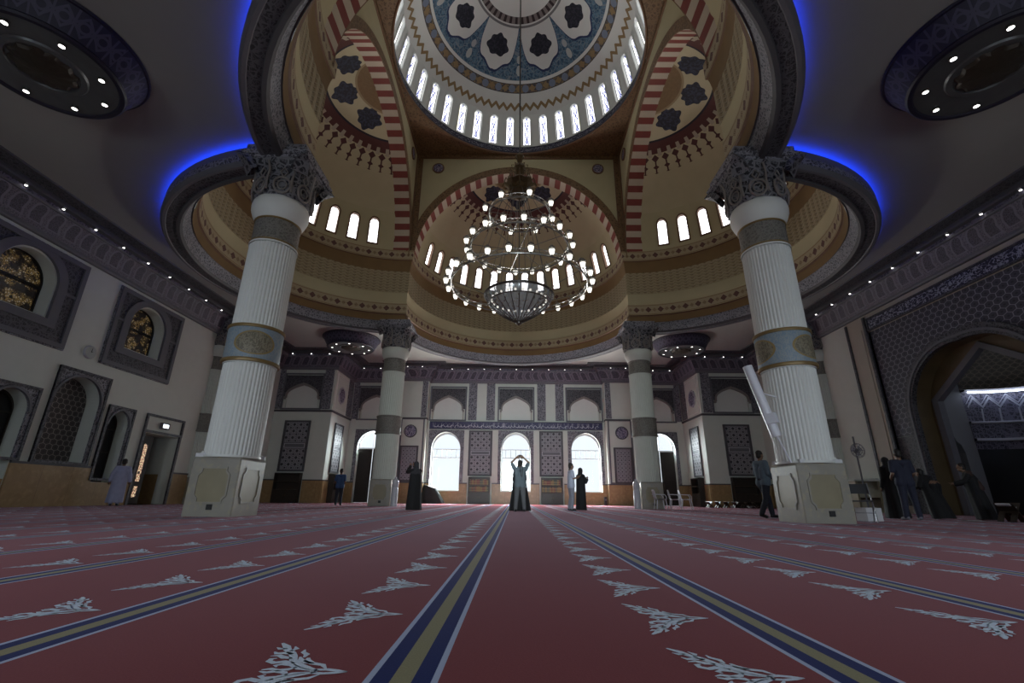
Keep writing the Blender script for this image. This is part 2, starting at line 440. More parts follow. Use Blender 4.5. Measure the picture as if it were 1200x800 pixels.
M_bulb = glow('lamp_glow', (1, .96, .86), 1.7)
M_spot = glow('spot_glow', (1, .98, .93), 5.0)
M_led = glow('blue_led', (.004, .045, 1.0), 15.0)
M_exit = glow('lit_sign', (.85, .95, 1.0), 2.2)
def m_stained(name, e, dots=False):
    m = M(name); u, v = m.uv(); 
    if dots:
        x = u.rep(.17).abs(); y = (v + .02).rep(.22).abs(); f = ((x - .055).abs() + y) < .035
        c = m.mix(f, (1, 1, 1), (.16, .16, .22))
    else:
        x = u.abs(); n = m.noise(7, 2, m.vec(x * 1.4, v), .8); k = ((x - .06 - (v * 9).sin() * .04).abs() < .026).mx(((n - .5).abs() < .04) * (x < .13))
        c = m.mix(k, (.96, .97, 1.0), (.018, .025, .13)); c = m.mix(((x - .165).abs() < .012), c, (.60, .56, .30)); c = m.mix(x > .205, c, (.02, .02, .03))
    return m.out((.1, .1, .12), .3, emit=c, es=e)
M_stain = m_stained('stained_pane', 3.0)
M_dotpane = m_stained('dotted_pane', 3.2, True)
def m_goldglass():
    m = M('dark_stained_glass'); u, v = m.uv(); a = m.vor(13, m.vec(u, v)); n = m.noise(3, 3, m.vec(u, v)); p = m.vor(13, m.vec(u, v), 'F1')
    c = m.mix((n - .42).sm(0, .2), (.02, .014, .012), (.30, .20, .07)); c = m.mix((p < .3) * (n > .5), c, (.42, .36, .26)); c = m.mix((a < .07), c, (.008, .007, .008))
    return m.out(c, .25, emit=c, es=.22)
M_goldglass = m_goldglass()
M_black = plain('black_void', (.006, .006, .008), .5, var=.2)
M_dkwood = plain('dark_wood', (.022, .014, .010), .4, var=.35, scale=5)
M_steel = plain('chandelier_metal', (.20, .20, .19), .28, .85, var=.2, scale=12)
M_brass = plain('aged_brass', (.12, .085, .045), .45, .6, var=.3, scale=10)
def m_bowl():
    m = M('bowl_glass'); n = m.noise(9, 3); m.out(m.mix(n, (.30, .32, .34), (.45, .47, .50)), .25, .3)
    t = m.nt.nodes.new('ShaderNodeBsdfTransparent'); x = m.nt.nodes.new('ShaderNodeMixShader'); x.inputs[0].default_value = .62; o = m.nt.nodes['Material Output']
    m.nt.links.new(t.outputs[0], x.inputs[1]); m.nt.links.new(m.b.outputs[0], x.inputs[2]); m.nt.links.new(x.outputs[0], o.inputs[0]); return m.mat
M_bowl = m_bowl()
M_plastic = plain('white_plastic', (.74, .76, .84), .4, var=.03)
M_paper = plain('white_paper', (.62, .63, .66), .7, var=.06)

def m_roundel():
    m = M('roundel_script'); u, v = m.uv(); n = m.noise(9, 3, m.vec(u, v), .5)
    return m.out(m.mix(((n - .5).abs() < .05), (.035, .028, .09), (.34, .31, .40)), .5)
M_roundel = m_roundel()
M_beige = plain('beige_panel', (.40, .36, .30), .65, var=.06)
M_sash = plain('window_frame_metal', (.30, .30, .32), .5)
M_gold2 = plain('golden_reveal', (.12, .085, .042), .5, var=.3, scale=2)
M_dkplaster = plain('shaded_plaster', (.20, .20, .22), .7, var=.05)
M_grey_lt = plain('pale_mould', (.46, .46, .52), .5, var=.06)
M_conch = m_hex('conch_relief', (.06, .048, .035), (.15, .12, .09), .3, .3, .02)
M_clock = plain('clock_face', (.42, .47, .46), .4, var=.04)
M_dkwood2 = plain('shelf_wood', (.06, .04, .025), .4, var=.3, scale=6)
M_navydk = plain('dark_navy_rim', (.012, .011, .03), .5, var=.2)
M_plate = plain('drum_plate', (.10, .105, .11), .35, .3, var=.25, scale=4)
def m_drum():
    m = M('drum_lattice'); u, v = m.uv(); x = u.rep(.34).abs(); y = (v - .28)
    li = ((x + y.abs() * .8 - .17).abs() < .03).mx((x - .17).abs() < .02).mx(((x * x + y * y).sqrt() - .1).abs() < .025)
    return m.out(m.mix(li, (.020, .019, .045), (.065, .062, .11)), .5, bump=li, bs=.5, bd=.02)
M_drum = m_drum()
M_tube = plain('grey_tube', (.32, .32, .34), .3, .6)
M_dkpad = plain('dark_pad', (.03, .03, .035), .7)
M_wrap = plain('wrap_plastic', (.48, .50, .56), .25, var=.2, scale=9)
M_drape = plain('dark_drape', (.016, .022, .02), .8, var=.3, scale=4)

M_nichelight = glow('niche_strip', (.80, .88, 1.0), 5.0)

def m_warm():
    m = M('sunlit_glimpse_glow'); u, v = m.uv(); p = m.vor(9, m.vec(u, v)); c = m.mix(p < .09, (.95, .62, .40), (.02, .015, .012)); return m.out(c, .3, emit=c, es=.75)  # emission painted to look like sunlit glimpses, no lamp behind it
M_sunglimpse = m_warm()

M_rosette = plain('dark_rosette', (.045, .035, .025), .5, .3, var=.3, scale=9)
# ------------------------------------------------------------------ floor
def ornament(b, ox, oy):
    """pale scroll corner with its point towards +x"""
    def rib(pts, w0, w1):
        n = len(pts); L = []; Rr = []
        for i, (x, y) in enumerate(pts):
            a = pts[max(i - 1, 0)]; c = pts[min(i + 1, n - 1)]; dx, dy = c[0] - a[0], c[1] - a[1]; d = sqrt(dx * dx + dy * dy) or 1
            t = i / (n - 1); w = lerp(w0, w1, t) * (1 if 0 < i < n - 1 else .35)
            L.append((ox + x - dy / d * w, oy + y + dx / d * w, .0015)); Rr.append((ox + x + dy / d * w, oy + y - dx / d * w, .0015))
        b.grid([L, Rr], 1, None, smooth=False)
    for s in (1, -1):
        rib([(.0, 0), (-.03, .008 * s), (-.06, .015 * s), (-.085, .012 * s), (-.10, .0)], .008, .008)
        rib([(-.08, .004 * s), (-.12, .026 * s), (-.155, .052 * s), (-.185, .085 * s), (-.2, .12 * s), (-.218, .15 * s), (-.245, .178 * s), (-.262, .21 * s), (-.292, .245 * s)], .011, .012)
        rib([(-.065, .02 * s), (-.085, .05 * s), (-.12, .062 * s), (-.145, .085 * s), (-.15, .108 * s)], .007, .012)
        rib([(-.115, .062 * s), (-.14, .068 * s), (-.165, .09 * s), (-.178, .115 * s)], .010, .008)
        rib([(-.10, .006 * s), (-.14, .02 * s), (-.17, .045 * s), (-.2, .052 * s), (-.215, .04 * s), (-.205, .028 * s)], .010, .007)
        rib([(-.15, .03 * s), (-.165, .012 * s), (-.19, .004 * s), (-.215, .014 * s), (-.235, .005 * s)], .010, .008)
        rib([(-.17, .06 * s), (-.205, .072 * s), (-.23, .062 * s), (-.25, .075 * s), (-.252, .095 * s), (-.238, .1 * s)], .013, .007)
        rib([(-.195, .10 * s), (-.222, .108 * s), (-.245, .125 * s), (-.268, .118 * s)], .014, .006)
        rib([(-.165, .11 * s), (-.168, .138 * s), (-.188, .158 * s), (-.192, .182 * s)], .010, .006)
        rib([(-.21, .14 * s), (-.235, .148 * s), (-.262, .142 * s), (-.275, .158 * s)], .014, .006)
        rib([(-.23, .165 * s), (-.222, .19 * s), (-.236, .212 * s)], .012, .005)
        rib([(-.25, .19 * s), (-.272, .186 * s), (-.288, .2 * s)], .012, .005)
b = MB(); b.poly([(-XW - 1, YF - 1, 0), (XW + 4.5, YF - 1, 0), (XW + 4.5, YB + 1.5, 0), (-XW - 1, YB + 1.5, 0)])
for k in range(-13, 13):
    cx = -.338 + 1.225 * k - .158
    for j in range(-1, 50):
        y = 2.10 + .645 * (j - 1)
        if y < .9 or y > YB - .5 or abs(cx) > XW - .5: continue
        if abs(cx) > 1.25 * y + 2: continue
        ornament(b, cx, y)
struct(b.build('floor', [M_carpet, M_orn]))

# ------------------------------------------------------------------ lobes (four half-round exedrae round the square)
DIRS = dict(back=90, left=180, front=270, right=0)
def lobe_c(d): a = R(DIRS[d]); return (S * cos(a), CY + S * sin(a))
def lim(r):
    v = 2 * r * r - S * S; t = (S + sqrt(max(v, 0))) / 2
    return pi / 2 - asin(max(-1, min(1, (t - S) / r)))
def lobe_rows(prof, d, n=48, v0=0.0):
    a0 = R(DIRS[d]); cx, cy = lobe_c(d); rows = []; uvs = []; L = v0
    for i, (r, z) in enumerate(prof):
        if i: L += sqrt((r - prof[i - 1][0]) ** 2 + (z - prof[i - 1][1]) ** 2)
        l = lim(r)
        row = []; uu = []
        for j in range(n + 1):
            a = lerp(-l, l, j / n); row.append((cx + r * cos(a0 + a), cy + r * sin(a0 + a), z)); uu.append((a * 6.1, L))
        rows.append(row); uvs.append(uu)
    return rows, uvs
def lobe_band(b, prof, d, m, n=48): r, u = lobe_rows(prof, d, n); b.grid(r, m, u)

# flat ceiling with the four-lobed opening
hole = []
for d in ('right', 'back', 'left', 'front'):
    rows, _ = lobe_rows([(6.62, ZC)], d, 40); hole += [(p[0], p[1]) for p in rows[0][:-1]]
b = MB(); b.slab(rect(-XW - .3, YF - .3, XW + .3, YB + .3), [hole], lambda x, y, d: (x, y, ZC + d), 0, .35)
struct(b.build('ceiling', M_ceil))

# ring cornice hanging round the opening, and the drum of every lobe above it
for d in DIRS:
    b = MB()
    lobe_band(b, [(6.62, ZC + .2), (6.62, 9.57), (7.0, 9.57), (7.0, 9.605), (7.05, 9.605), (7.05, 9.40), (7.06, 9.38)], d, 0)
    lobe_band(b, [(7.06, 9.38), (7.06, 9.16)], d, 2)
    lobe_band(b, [(7.06, 9.16), (7.02, 9.08), (6.98, 9.05), (6.9, 9.05), (6.88, 9.08)], d, 0)
    lobe_band(b, [(6.88, 9.08), (6.6, 9.08)], d, 3)
    lobe_band(b, [(6.6, 9.08), (6.58, 9.03), (6.48, 9.03), (6.44, 9.08), (6.42, 9.12)], d, 1)
    lobe_band(b, [(6.42, 9.12), (6.36, 9.36), (6.27, 9.56)], d, 4)
    lobe_band(b, [(6.27, 9.56), (6.24, 9.58), (6.22, 9.56)], d, 0)
    struct(b.build('trim_ring', [M_grey, M_dkgrey, M_arab, M_arab_dk, M_arab_lt]))
    b = MB()
    lobe_band(b, [(6.22, 9.54), (6.2, 9.7), (6.16, 9.86)], d, 0)
    lobe_band(b, [(6.16, 9.86), (6.16, 9.92), (6.1, 9.95)], d, 1)  # brown line painted for the shadow under the overhang
    lobe_band(b, [(6.1, 9.95), (6.1, 10.56)], d, 2)
    lobe_band(b, [(6.1, 10.56), (6.13, 10.6), (6.13, 11.15), (6.1, 11.2)], d, 3)
    lobe_band(b, [(6.1, 11.2), (6.09, 12.5)], d, 4)
    lobe_band(b, [(6.09, 12.5), (6.08, 12.75), (6.05, 13.0), (6.02, 13.15)], d, 0)
    lobe_band(b, [(6.02, 13.15), (5.97, 13.2)], d, 1)
    lobe_band(b, [(5.97, 13.2), (5.97, 13.8)], d, 2)
    lobe_band(b, [(5.97, 13.8), (6.05, 13.84)], d, 3)
    struct(b.build('wall_lobe_' + d, [M_tan, M_brown, M_loz, M_dome_cream, M_muq]))

# semi-domes with their windows
RS = 6.05; ZS = 13.4; DEP = 1.15
def semi_T(d, off=0.0):
    a0 = R(DIRS[d]); cx, cy = lobe_c(d)
    def T(a, z, dd):          # a azimuth from the axis, z height, dd outward
        r = sqrt(RS * RS - (z - ZS) ** 2) + dd
        return (cx + r * cos(a0 + a), cy + r * sin(a0 + a), z)
    return T
WA = R(10.8); WZ0, WZ1 = 13.8, 15.95; wcount = [0]
def archs(a, h, zb, zs, zt, sc_, n=8): return [(p / sc_, q) for p, q in arch(a * sc_, h * sc_, zb, zs, zt, n)]
def window(name_mat, T, a, hw, zb, zt, sill, frm, scale=1.0, fr_d=-.03, pane_d=.16):
    """arched window: frame mesh + pane child; T(a,b,d), hw in T's own a units"""
    wcount[0] += 1; o = archs(a, hw, zb, zt - sill, zt, scale); o2 = archs(a, hw * 1.32, zb - .09, zt - sill, zt + hw * scale * .32, scale)
    b = MB(); b.slab(o2, [o], T, fr_d, .02, 0, 0)
    # reveal between wall and pane
    for i in range(len(o)):
        p, q = o[i], o[(i + 1) % len(o)]; b.poly([T(p[0], p[1], fr_d), T(q[0], q[1], fr_d), T(q[0], q[1], pane_d), T(p[0], p[1], pane_d)], 0)
    f = struct(b.build('window_%d' % wcount[0], frm))
    g = MB(); n = g.add([T(x, z, pane_d) for x, z in o])
    tr = tessellate_polygon([[Vector((x, z, 0)) for x, z in o]])
    for t in tr: g.face([n + i for i in t], 0, [((o[i][0] - a) * scale, o[i][1] - zb) for i in t])
    g.build('pane', name_mat, f)
    return f
for d in DIRS:
    T = semi_T(d); b = MB(); fillz = [WZ0, 14.3, 14.9, 15.4, WZ1]; offs = [WA * (k + .5) for k in range(-7, 7)]
    for a in offs:
        o = [(a - WA / 2, z) for z in fillz] + [(a + WA / 2, z) for z in fillz[::-1]]
        b.slab(o[:len(fillz)] + o[len(fillz):], [archs(a, .040, 14.12, 15.30, 15.54, 6.0)] if d != 'front' else [], T, 0)
    for s in (-1, 1):
        rows = []
        for z in fillz:
            r = sqrt(RS * RS - (z - ZS) ** 2); l = acos(min(1, .5 / r)); rows.append([T(s * lerp(7 * WA, max(l, 7 * WA), j / 3), z, 0) for j in range(4)])
        b.grid(rows, 0)
    # upper painted shell
    rows = []; uvs = []; p1 = acos((WZ1 - ZS) / RS); p0 = asin(.5 / RS) + .004
    for i in range(33):
        ph = lerp(p1, p0, i / 32); z = ZS + RS * cos(ph); r = RS * sin(ph); l = acos(min(1, .5 / r))
        rows.append([T(lerp(-l, l, j / 56), z, 0) for j in range(57)]); uvs.append([(lerp(-l, l, j / 56), ph) for j in range(57)])
    b.grid(rows, 1, uvs)
    struct(b.build('ceiling_semidome', [M_dome_cream, M_semi]))
    if d != 'front':
        for a in offs: window(M_dotpane, T, a, .040, 14.12, 15.54, .24, M_brown, 6.0)

# arches of the square: wall, striped soffit, carved archivolt, frame, roundels
ZT = 20.72; RA = 5.98; ZA = 13.42
def side_T(d):
    a0 = R(DIRS[d]); ux, uy = cos(a0), sin(a0)
    def T(a, z, dd): return (ux * (S + dd) - uy * a, CY + uy * (S + dd) + ux * a, z)
    return T
roundels = []
for d in DIRS:
    T = side_T(d); b = MB(); n = 48
    inn = [(RA * cos(lerp(0, pi, i / n)), ZA + RA * sin(lerp(0, pi, i / n))) for i in range(n + 1)]
    L = [(-S, ZA), (-S, ZT), (S, ZT), (S, ZA)] + inn
    # clean outline order: up the right side, over the top, down the left, back along the arch
    b.slab([(S, ZA), (S, ZT), (-S, ZT), (-S, ZA)] + inn[::-1], [], T, 0)
    # soffit
    rows = [[T(p[0], p[1], dd) for p in inn] for dd in (0, DEP)]; b.grid(rows, 1, [[(i / n, 0) for i in range(n + 1)], [(i / n, DEP) for i in range(n + 1)]])
    # archivolt
    ro = [(min(S - .01, max(-S + .01, (RA + .45) * cos(lerp(0, pi, i / n)))), ZA + (RA + .45) * sin(lerp(0, pi, i / n))) for i in range(n + 1)]
    for m_, A, B, d0 in ((2, inn, ro, -.04),):
        b.grid([[T(p[0], p[1], d0) for p in A], [T(p[0], p[1], d0) for p in B]], m_, [[(i * .4, 0) for i in range(n + 1)], [(i * .4, .45) for i in range(n + 1)]], smooth=False)
        b.grid([[T(p[0], p[1], d0) for p in A], [T(p[0], p[1], 0.0) for p in A]], 3); b.grid([[T(p[0], p[1], d0) for p in B], [T(p[0], p[1], 0.0) for p in B]], 3)
    # frame strips
    for r_ in (rect(-S, ZT - .22, S, ZT), rect(-S, ZA, -S + .30, ZT - .22), rect(S - .30, ZA, S, ZT - .22)): b.slab(r_, [], T, -.06, 0, 2)
    for r_ in (rect(-S + .30, ZT - .27, S - .30, ZT - .22), rect(-S + .30, 15.6, -S + .34, ZT - .27), rect(S - .34, 15.6, S - .30, ZT - .27)): b.slab(r_, [], T, -.08, 0, 3)
    struct(b.build('wall_arch_' + d, [M_dome_cream, M_stripe, M_brownpat, M_brown]))
    if d != 'front':
        for s in (-1, 1):
            b = MB(); b.slab(circ(s * 4.93, 19.72, .31, 28), [], T, -.05, 0, 0); b2 = MB(); b2.slab(circ(s * 4.93, 19.72, .36, 28), [circ(s * 4.93, 19.72, .30, 28)], T, -.07, 0, 0)
            nm = dict(back='above the far striped arch', left='above the left striped arch', right='above the right striped arch')[d]
            side = ('left' if s > 0 else 'right') if d == 'back' else ('nearer' if (s > 0) == (d == 'left') else 'farther')
            o = tag(b.build('roundel', M_roundel), 'small violet inscribed roundel in the %s spandrel %s' % (side, nm), 'roundel', 'spandrel roundels')
            b2.build('rim', M_brown, o)
# corner soffit between square and dome ring
b = MB(); nn = 72
b.slab(rect(-S - .1, CY - S - .1, S + .1, CY + S + .1), [[(6.18 * cos(2 * pi * i / nn), CY + 6.18 * sin(2 * pi * i / nn)) for i in range(nn)]], lambda x, y, dd: (x, y, ZT + dd), 0)
struct(b.build('ceiling_soffit', M_brownpat))

# dome: inscription ring, windowed drum, painted shell
b = MB()
b.lathe([(6.18, ZT), (6.12, ZT - .05), (6.06, ZT), (6.08, ZT + .08)], 108, (0, CY), 2)
b.lathe([(6.08, ZT + .08), (6.14, ZT + .56)], 108, (0, CY), 0, us=6.1)
b.lathe([(6.14, ZT + .56), (6.2, ZT + .6)], 108, (0, CY), 1)
struct(b.build('trim_inscription_ring', [M_calring, M_white, M_brown]))
def drum_T(a, z, dd):
    r = lerp(6.2, 5.83, (z - 21.3) / (23.5 - 21.3)) + dd
    return (r * cos(a), CY + r * sin(a), z)
b = MB()
for k in range(36):
    a = R(10 * k + 5); w = R(5)
    b.slab([(a - w, 21.3), (a, 21.3), (a + w, 21.3), (a + w, 23.5), (a, 23.5), (a - w, 23.5)], [archs(a, .042, 21.42, 23.1, 23.36, 6.0)], drum_T, 0)
prof = DOME
r_, u_ = [], []; L = 0
for i, (r, z) in enumerate(prof):
    if i: L += sqrt((r - prof[i - 1][0]) ** 2 + (z - prof[i - 1][1]) ** 2)
    r_.append([(r * cos(2 * pi * j / 144), CY + r * sin(2 * pi * j / 144), z) for j in range(145)]); u_.append([(2 * pi * j / 144, L) for j in range(145)])
# subdivide along the profile for smoothness is not needed: the bands are fine
b.grid(r_, 1, u_)
struct(b.build('ceiling_dome', [M_white, M_domep]))
for k in range(36):
    a = R(10 * k + 5)
    if sin(a) > -.75: window(M_stain, drum_T, a, .042, 21.42, 23.36, .26, M_white, 6.0, -.04, .14)
# ------------------------------------------------------------------ walls
TB = lambda a, b, d: (a, YB + d, b)
TL = lambda a, b, d: (-XW - d, a, b)
TR = lambda a, b, d: (XW + d, a, b)
TF = lambda a, b, d: (a, YF - d, b)
YBL = 30.2; XBL = 12.2
DZ = 1.33
def strip(b, T, a0, b0, a1, b1, d0, m=0, d1=0.0): b.slab(rect(a0, b0, a1, b1), [], T, d0, d1, m)
def frame(b, T, a0, b0, a1, b1, w, d0, m=0, d1=0.0): b.slab(rect(a0, b0, a1, b1), [rect(a0 + w, b0 + w, a1 - w, b1 - w)], T, d0, d1, m)
def dado(b, T, spans, m, mc, z=DZ):
    for a0, a1 in spans: strip(b, T, a0, 0, a1, z, -.05, m); strip(b, T, a0, z, a1, z + .07, -.07, mc)
def karch(c, h, zb, zs, zt, n=10):
    r = zt - zs; P = [(-1, 0), (-.985, .16), (-.93, .32), (-.82, .48), (-.66, .63), (-.45, .78), (-.22, .91), (0, 1)]
    L = [(c + x * h, zs + y * r) for x, y in P]; return [(c - h, zb)] + L + [(2 * c - a, b) for a, b in L[:-1]][::-1] + [(c + h, zb)]
CX = [-10.4, -5.03, 0.0, 5.03, 10.4]
def warch(cx, g=0.0): return arch(cx, 1.05 + g, .85 - g, 3.86, 4.95 + g * 1.3, 12)
def darch(cx, g=0.0): return arch(cx, 1.05 + g, 0, 3.86, 4.95 + g * 1.3, 12)
# back wall
b = MB()
ops = [darch(CX[0])] + [warch(c) for c in CX[1:4]] + [darch(CX[4])]
niche = [karch(c, 1.05, 5.76, 6.65, 7.52, 10) for c in CX]
b.slab(rect(-XBL - .3, 0, XBL + .3, ZC), ops + niche, TB, 0, .45, 0, 0, edge=False)
for c in CX: strip(b, TB, c - 1.06, 5.75, c + 1.06, 7.54, .16, 1)
sp = [(-XBL, -CX[4] - 0), ]
dado(b, TB, [(-8.4, CX[0] + 1.05), (-XBL, CX[0] - 1.05), (8.4, CX[4] - 1.05), (CX[4] + 1.05, XBL)], 2, 3)
dado(b, TB, [(CX[1] + 1.05, -3.42), (-1.67, -1.05), (1.05, 1.67), (3.42, CX[3] - 1.05), (-6.5, CX[1] - 1.05), (CX[3] + 1.05, 6.5)], 2, 3)
for c in CX[1:4]: strip(b, TB, c - 1.05, 0, c + 1.05, .85, -.05, 2); strip(b, TB, c - 1.05, .82, c + 1.05, .87, -.09, 0, .4)
for c in CX:      # carved surround of openings and blind arches above
    lo = DZ + .07
    o = [(c - 1.28, lo), (c - 1.05, lo)] + [p for p in darch(c) if p[1] > 1.0] + [(c + 1.05, lo), (c + 1.28, lo), (c + 1.28, 5.06), (c - 1.28, 5.06)]
    b.slab(o[::-1], [], TB, -.05, 0, 4)
    ring = [p for p in darch(c, .06) if p[1] > 1.5][::-1] + [p for p in darch(c, -.02) if p[1] > 1.5]
    b.slab(ring, [], TB, -.09, 0, 5)
    n_ = karch(c, 1.05, 6.6, 6.65, 7.52, 10)
    o = [(c - 1.25, 8.15), (c + 1.25, 8.15), (c + 1.25, 6.6)] + n_[::-1] + [(c - 1.25, 6.6)]
    b.slab(o, [], TB, -.06, 0, 6)
    rg = karch(c, 1.11, 6.5, 6.65, 7.62, 10)[::-1] + karch(c, 1.01, 6.5, 6.65, 7.46, 10); b.slab(rg, [], TB, -.13, 0, 7)
    for s in (-1, 1): strip(b, TB, c + s * 1.13 - .06, 6.38, c + s * 1.13 + .06, 6.55, -.16, 7); strip(b, TB, c + s * 1.13 - .03, 5.76, c + s * 1.13 + .03, 6.4, -.04, 8)
    frame(b, TB, c - 1.36, 5.72, c + 1.36, 8.3, .10, -.08, 5)
for x in (1.88, 3.22, 6.9 - .02, 8.62, 11.95):
    for s in (-1, 1):
        if x < 6 or x > 8.5: strip(b, TB, s * x - .31 * (1 if x < 9 else .6), 5.8, s * x + .31 * (1 if x < 9 else .6), 8.56, -.07, 4)
struct(b.build('wall_back', [M_cream, M_white, M_marble, M_dkgrey, M_arab, M_grey, M_arab_dk, M_capgold, M_beige]))
# piers between the window bay and the side doors
for s in (-1, 1):
    TP = lambda a, b_, d: (a, 33.2 + d, b_)
    b = MB(); a0, a1 = sorted((s * 6.45, s * 8.4))
    b.box((a0, 33.2, 0), (a1, YB + .02, 8.7), 0); strip(b, TP, a0 - .03, 0, a1 + .03, DZ, -.05, 1, .5); strip(b, TP, a0 - .05, DZ, a1 + .05, DZ + .07, -.07, 2, .5)
    frame(b, TP, a0 + .12, DZ + .07, a1 - .12, 5.82, .10, -.05, 3); strip(b, TP, a0 - .02, 5.74, a1 + .02, 5.86, -.07, 2, .5)
    strip(b, TP, a0 + (.05 if s > 0 else 1.5), 5.9, a0 + (.45 if s > 0 else 1.9), 8.56, -.04, 4)
    struct(b.build('wall_pier_' + ('left' if s < 0 else 'right'), [M_cream, M_marble, M_dkgrey, M_grey, M_arab]))
# side blocks that step forward
for s in (-1, 1):
    TBF = lambda a, b_, d: (a, YBL + d, b_)
    TSD = lambda a, b_, d: (s * (XBL + d), a, b_)
    b = MB(); a0, a1 = sorted((s * XBL, s * (XW + .4)))
    c = s * 14.3
    n_ = karch(c, 1.07, 5.95, 6.76, 7.52, 10)
    b.slab(rect(a0, 0, a1, ZC), [n_], TBF, 0, .25, 0, 0, edge=False); strip(b, TBF, c - 1.08, 5.9, c + 1.08, 7.55, .14, 8)
    dado(b, TBF, [(a0 - .0, c - .85), (c + .85, a1)], 1, 2)
    strip(b, TBF, a0 - .04, 5.68, a1, 5.80, -.08, 2)
    nn_ = karch(c, 1.07, 6.7, 6.76, 7.52, 10)
    b.slab([(c - 1.3, 8.15), (c + 1.3, 8.15), (c + 1.3, 6.7)] + nn_[::-1] + [(c - 1.3, 6.7)], [], TBF, -.06, 0, 5)
    b.slab(karch(c, 1.13, 6.6, 6.76, 7.63, 10)[::-1] + karch(c, 1.03, 6.6, 6.76, 7.46, 10), [], TBF, -.13, 0, 7)
    for q in (-1, 1): strip(b, TBF, c + q * 1.65 - .3, 5.86, c + q * 1.65 + .3, 8.56, -.07, 4); strip(b, TBF, c + q * 1.15 - .06, 6.5, c + q * 1.15 + .06, 6.66, -.16, 7)
    frame(b, TBF, c - 1.33, 5.83, c + 1.33, 8.3, .09, -.08, 3)
    # side face
    b.slab(rect(YBL, 0, YB, ZC), [], TSD, 0, None, 0); strip(b, TSD, YBL - .04, 5.68, YB, 5.80, -.08, 2)
    dado(b, TSD, [(YBL, 31.1), (32.5, YB)], 1, 2); strip(b, TSD, YBL + 2.55, 5.86, YBL + 3.4, 8.56, -.06, 4); frame(b, TSD, YBL + .3, 5.95, YBL + 2.4, 8.4, .06, -.04, 6)
    struct(b.build('wall_block_' + ('left' if s < 0 else 'right'), [M_cream, M_marble, M_dkgrey, M_grey, M_arab, M_arab_dk, M_white, M_capgold, M_white]))
# left wall
UW = [13.4, 18.55]
b = MB()
up = [arch(c, .93, 6.08, 7.15, 8.05, 12) for c in UW]
low = [arch(14.2, .62, .85, 2.95, 3.58, 10), arch(16.42, .93, 1.42, 3.55, 4.48, 12), arch(18.42, .50, .85, 3.0, 3.6, 10)]
door = [rect(19.85, 0, 22.0, 2.95)]
b.slab(rect(YF - .3, 0, YB + .3, ZC), up + low + door, TL, 0, .55, 0, 0, edge=False, dh=.55)
dado(b, TL, [(YF, 13.55), (14.85, 17.9), (18.95, 19.75), (22.1, YBL)], 1, 2)
for c in (14.2, 18.42): strip(b, TL, c - .6, 0, c + .6, .84, -.03, 1)
for c in UW:
    w0, w1 = c - 1.75, c + 1.85
    o = arch(c, .98, 6.03, 7.15, 8.12, 12)
    b.slab(rect(w0, 5.2, w1, 8.38), [arch(c, 1.28, 5.78, 7.15, 8.3, 12)], TL, -.05, 0, 5)
    b.slab(arch(c, 1.30, 5.76, 7.15, 8.32, 12), [o], TL, -.10, 0, 3); frame(b, TL, w0, 5.2, w1, 8.38, .16, -.11, 3); frame(b, TL, w0 - .04, 5.16, w1 + .04, 8.42, .05, -.06, 4)
    strip(b, TL, w0 + .16, 7.02, c - 1.28, 7.12, -.09, 3); strip(b, TL, c + 1.28, 7.02, w1 - .16, 7.12, -.09, 3)
for (y0, y1, zb, zt, k) in ((13.35, 15.05, 1.4, 3.76, 0), (15.4, 17.55, 1.4, 4.7, 1), (17.78, 19.1, .9, 3.76, 2)):
    o = [p for p in low[k] if p[1] > zb + .1]
    b.slab([(y0, zb), (o[0][0], zb)] + o + [(o[-1][0], zb), (y1, zb), (y1, zt), (y0, zt)][0:], [], TL, -.05, 0, 4)
    frame(b, TL, y0, zb, y1, zt, .09, -.09, 5)
    cc = (o[0][0] + o[-1][0]) / 2; hw = (o[-1][0] - o[0][0]) / 2
    b.slab([p for p in arch(cc, hw + .07, 0, *((2.95, 3.66), (3.55, 4.57), (3.0, 3.69))[k], 12) if p[1] > 2.5][::-1] + [p for p in arch(cc, hw, 0, *((2.95, 3.58), (3.55, 4.48), (3.0, 3.6))[k], 12) if p[1] > 2.5], [], TL, -.10, 0, 3)
frame(b, TL, 19.75, 2.98, 22.1, 3.76, .09, -.09, 5); strip(b, TL, 19.75, 0, 19.87, 2.98, -.08, 5); strip(b, TL, 21.98, 0, 22.1, 2.98, -.08, 5)
strip(b, TL, 15.3, 1.42, 17.6, 4.6, .5, 6)              # lattice screen at the back of the tall niche
struct(b.build('wall_left', [M_cream, M_marble, M_dkgrey, M_grey, M_arab, M_arab_dk, M_hex_s]))
# passage behind the left doorway
b = MB()
x0, x1 = -XW - .55, -XW - 2.6
b.poly([(x1, 19.85, 0), (x1, 22.0, 0), (x1, 22.0, 2.95), (x1, 19.85, 2.95)], 1); b.poly([(x0, 22.0, 1.3), (x1, 22.0, 1.3), (x1, 22.0, 2.95), (x0, 22.0, 2.95)], 0); b.poly([(x0, 22, 0), (x1, 22, 0), (x1, 22, 1.3), (x0, 22, 1.3)], 2)  # darkness of the passage painted as black end, side and floor faces
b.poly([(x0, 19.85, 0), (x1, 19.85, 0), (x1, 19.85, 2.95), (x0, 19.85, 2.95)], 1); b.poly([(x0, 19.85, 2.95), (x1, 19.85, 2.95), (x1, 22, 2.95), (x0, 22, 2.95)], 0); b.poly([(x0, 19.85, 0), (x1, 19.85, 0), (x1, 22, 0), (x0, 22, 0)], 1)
struct(b.build('wall_passage', [M_cream, M_black, M_marble]))
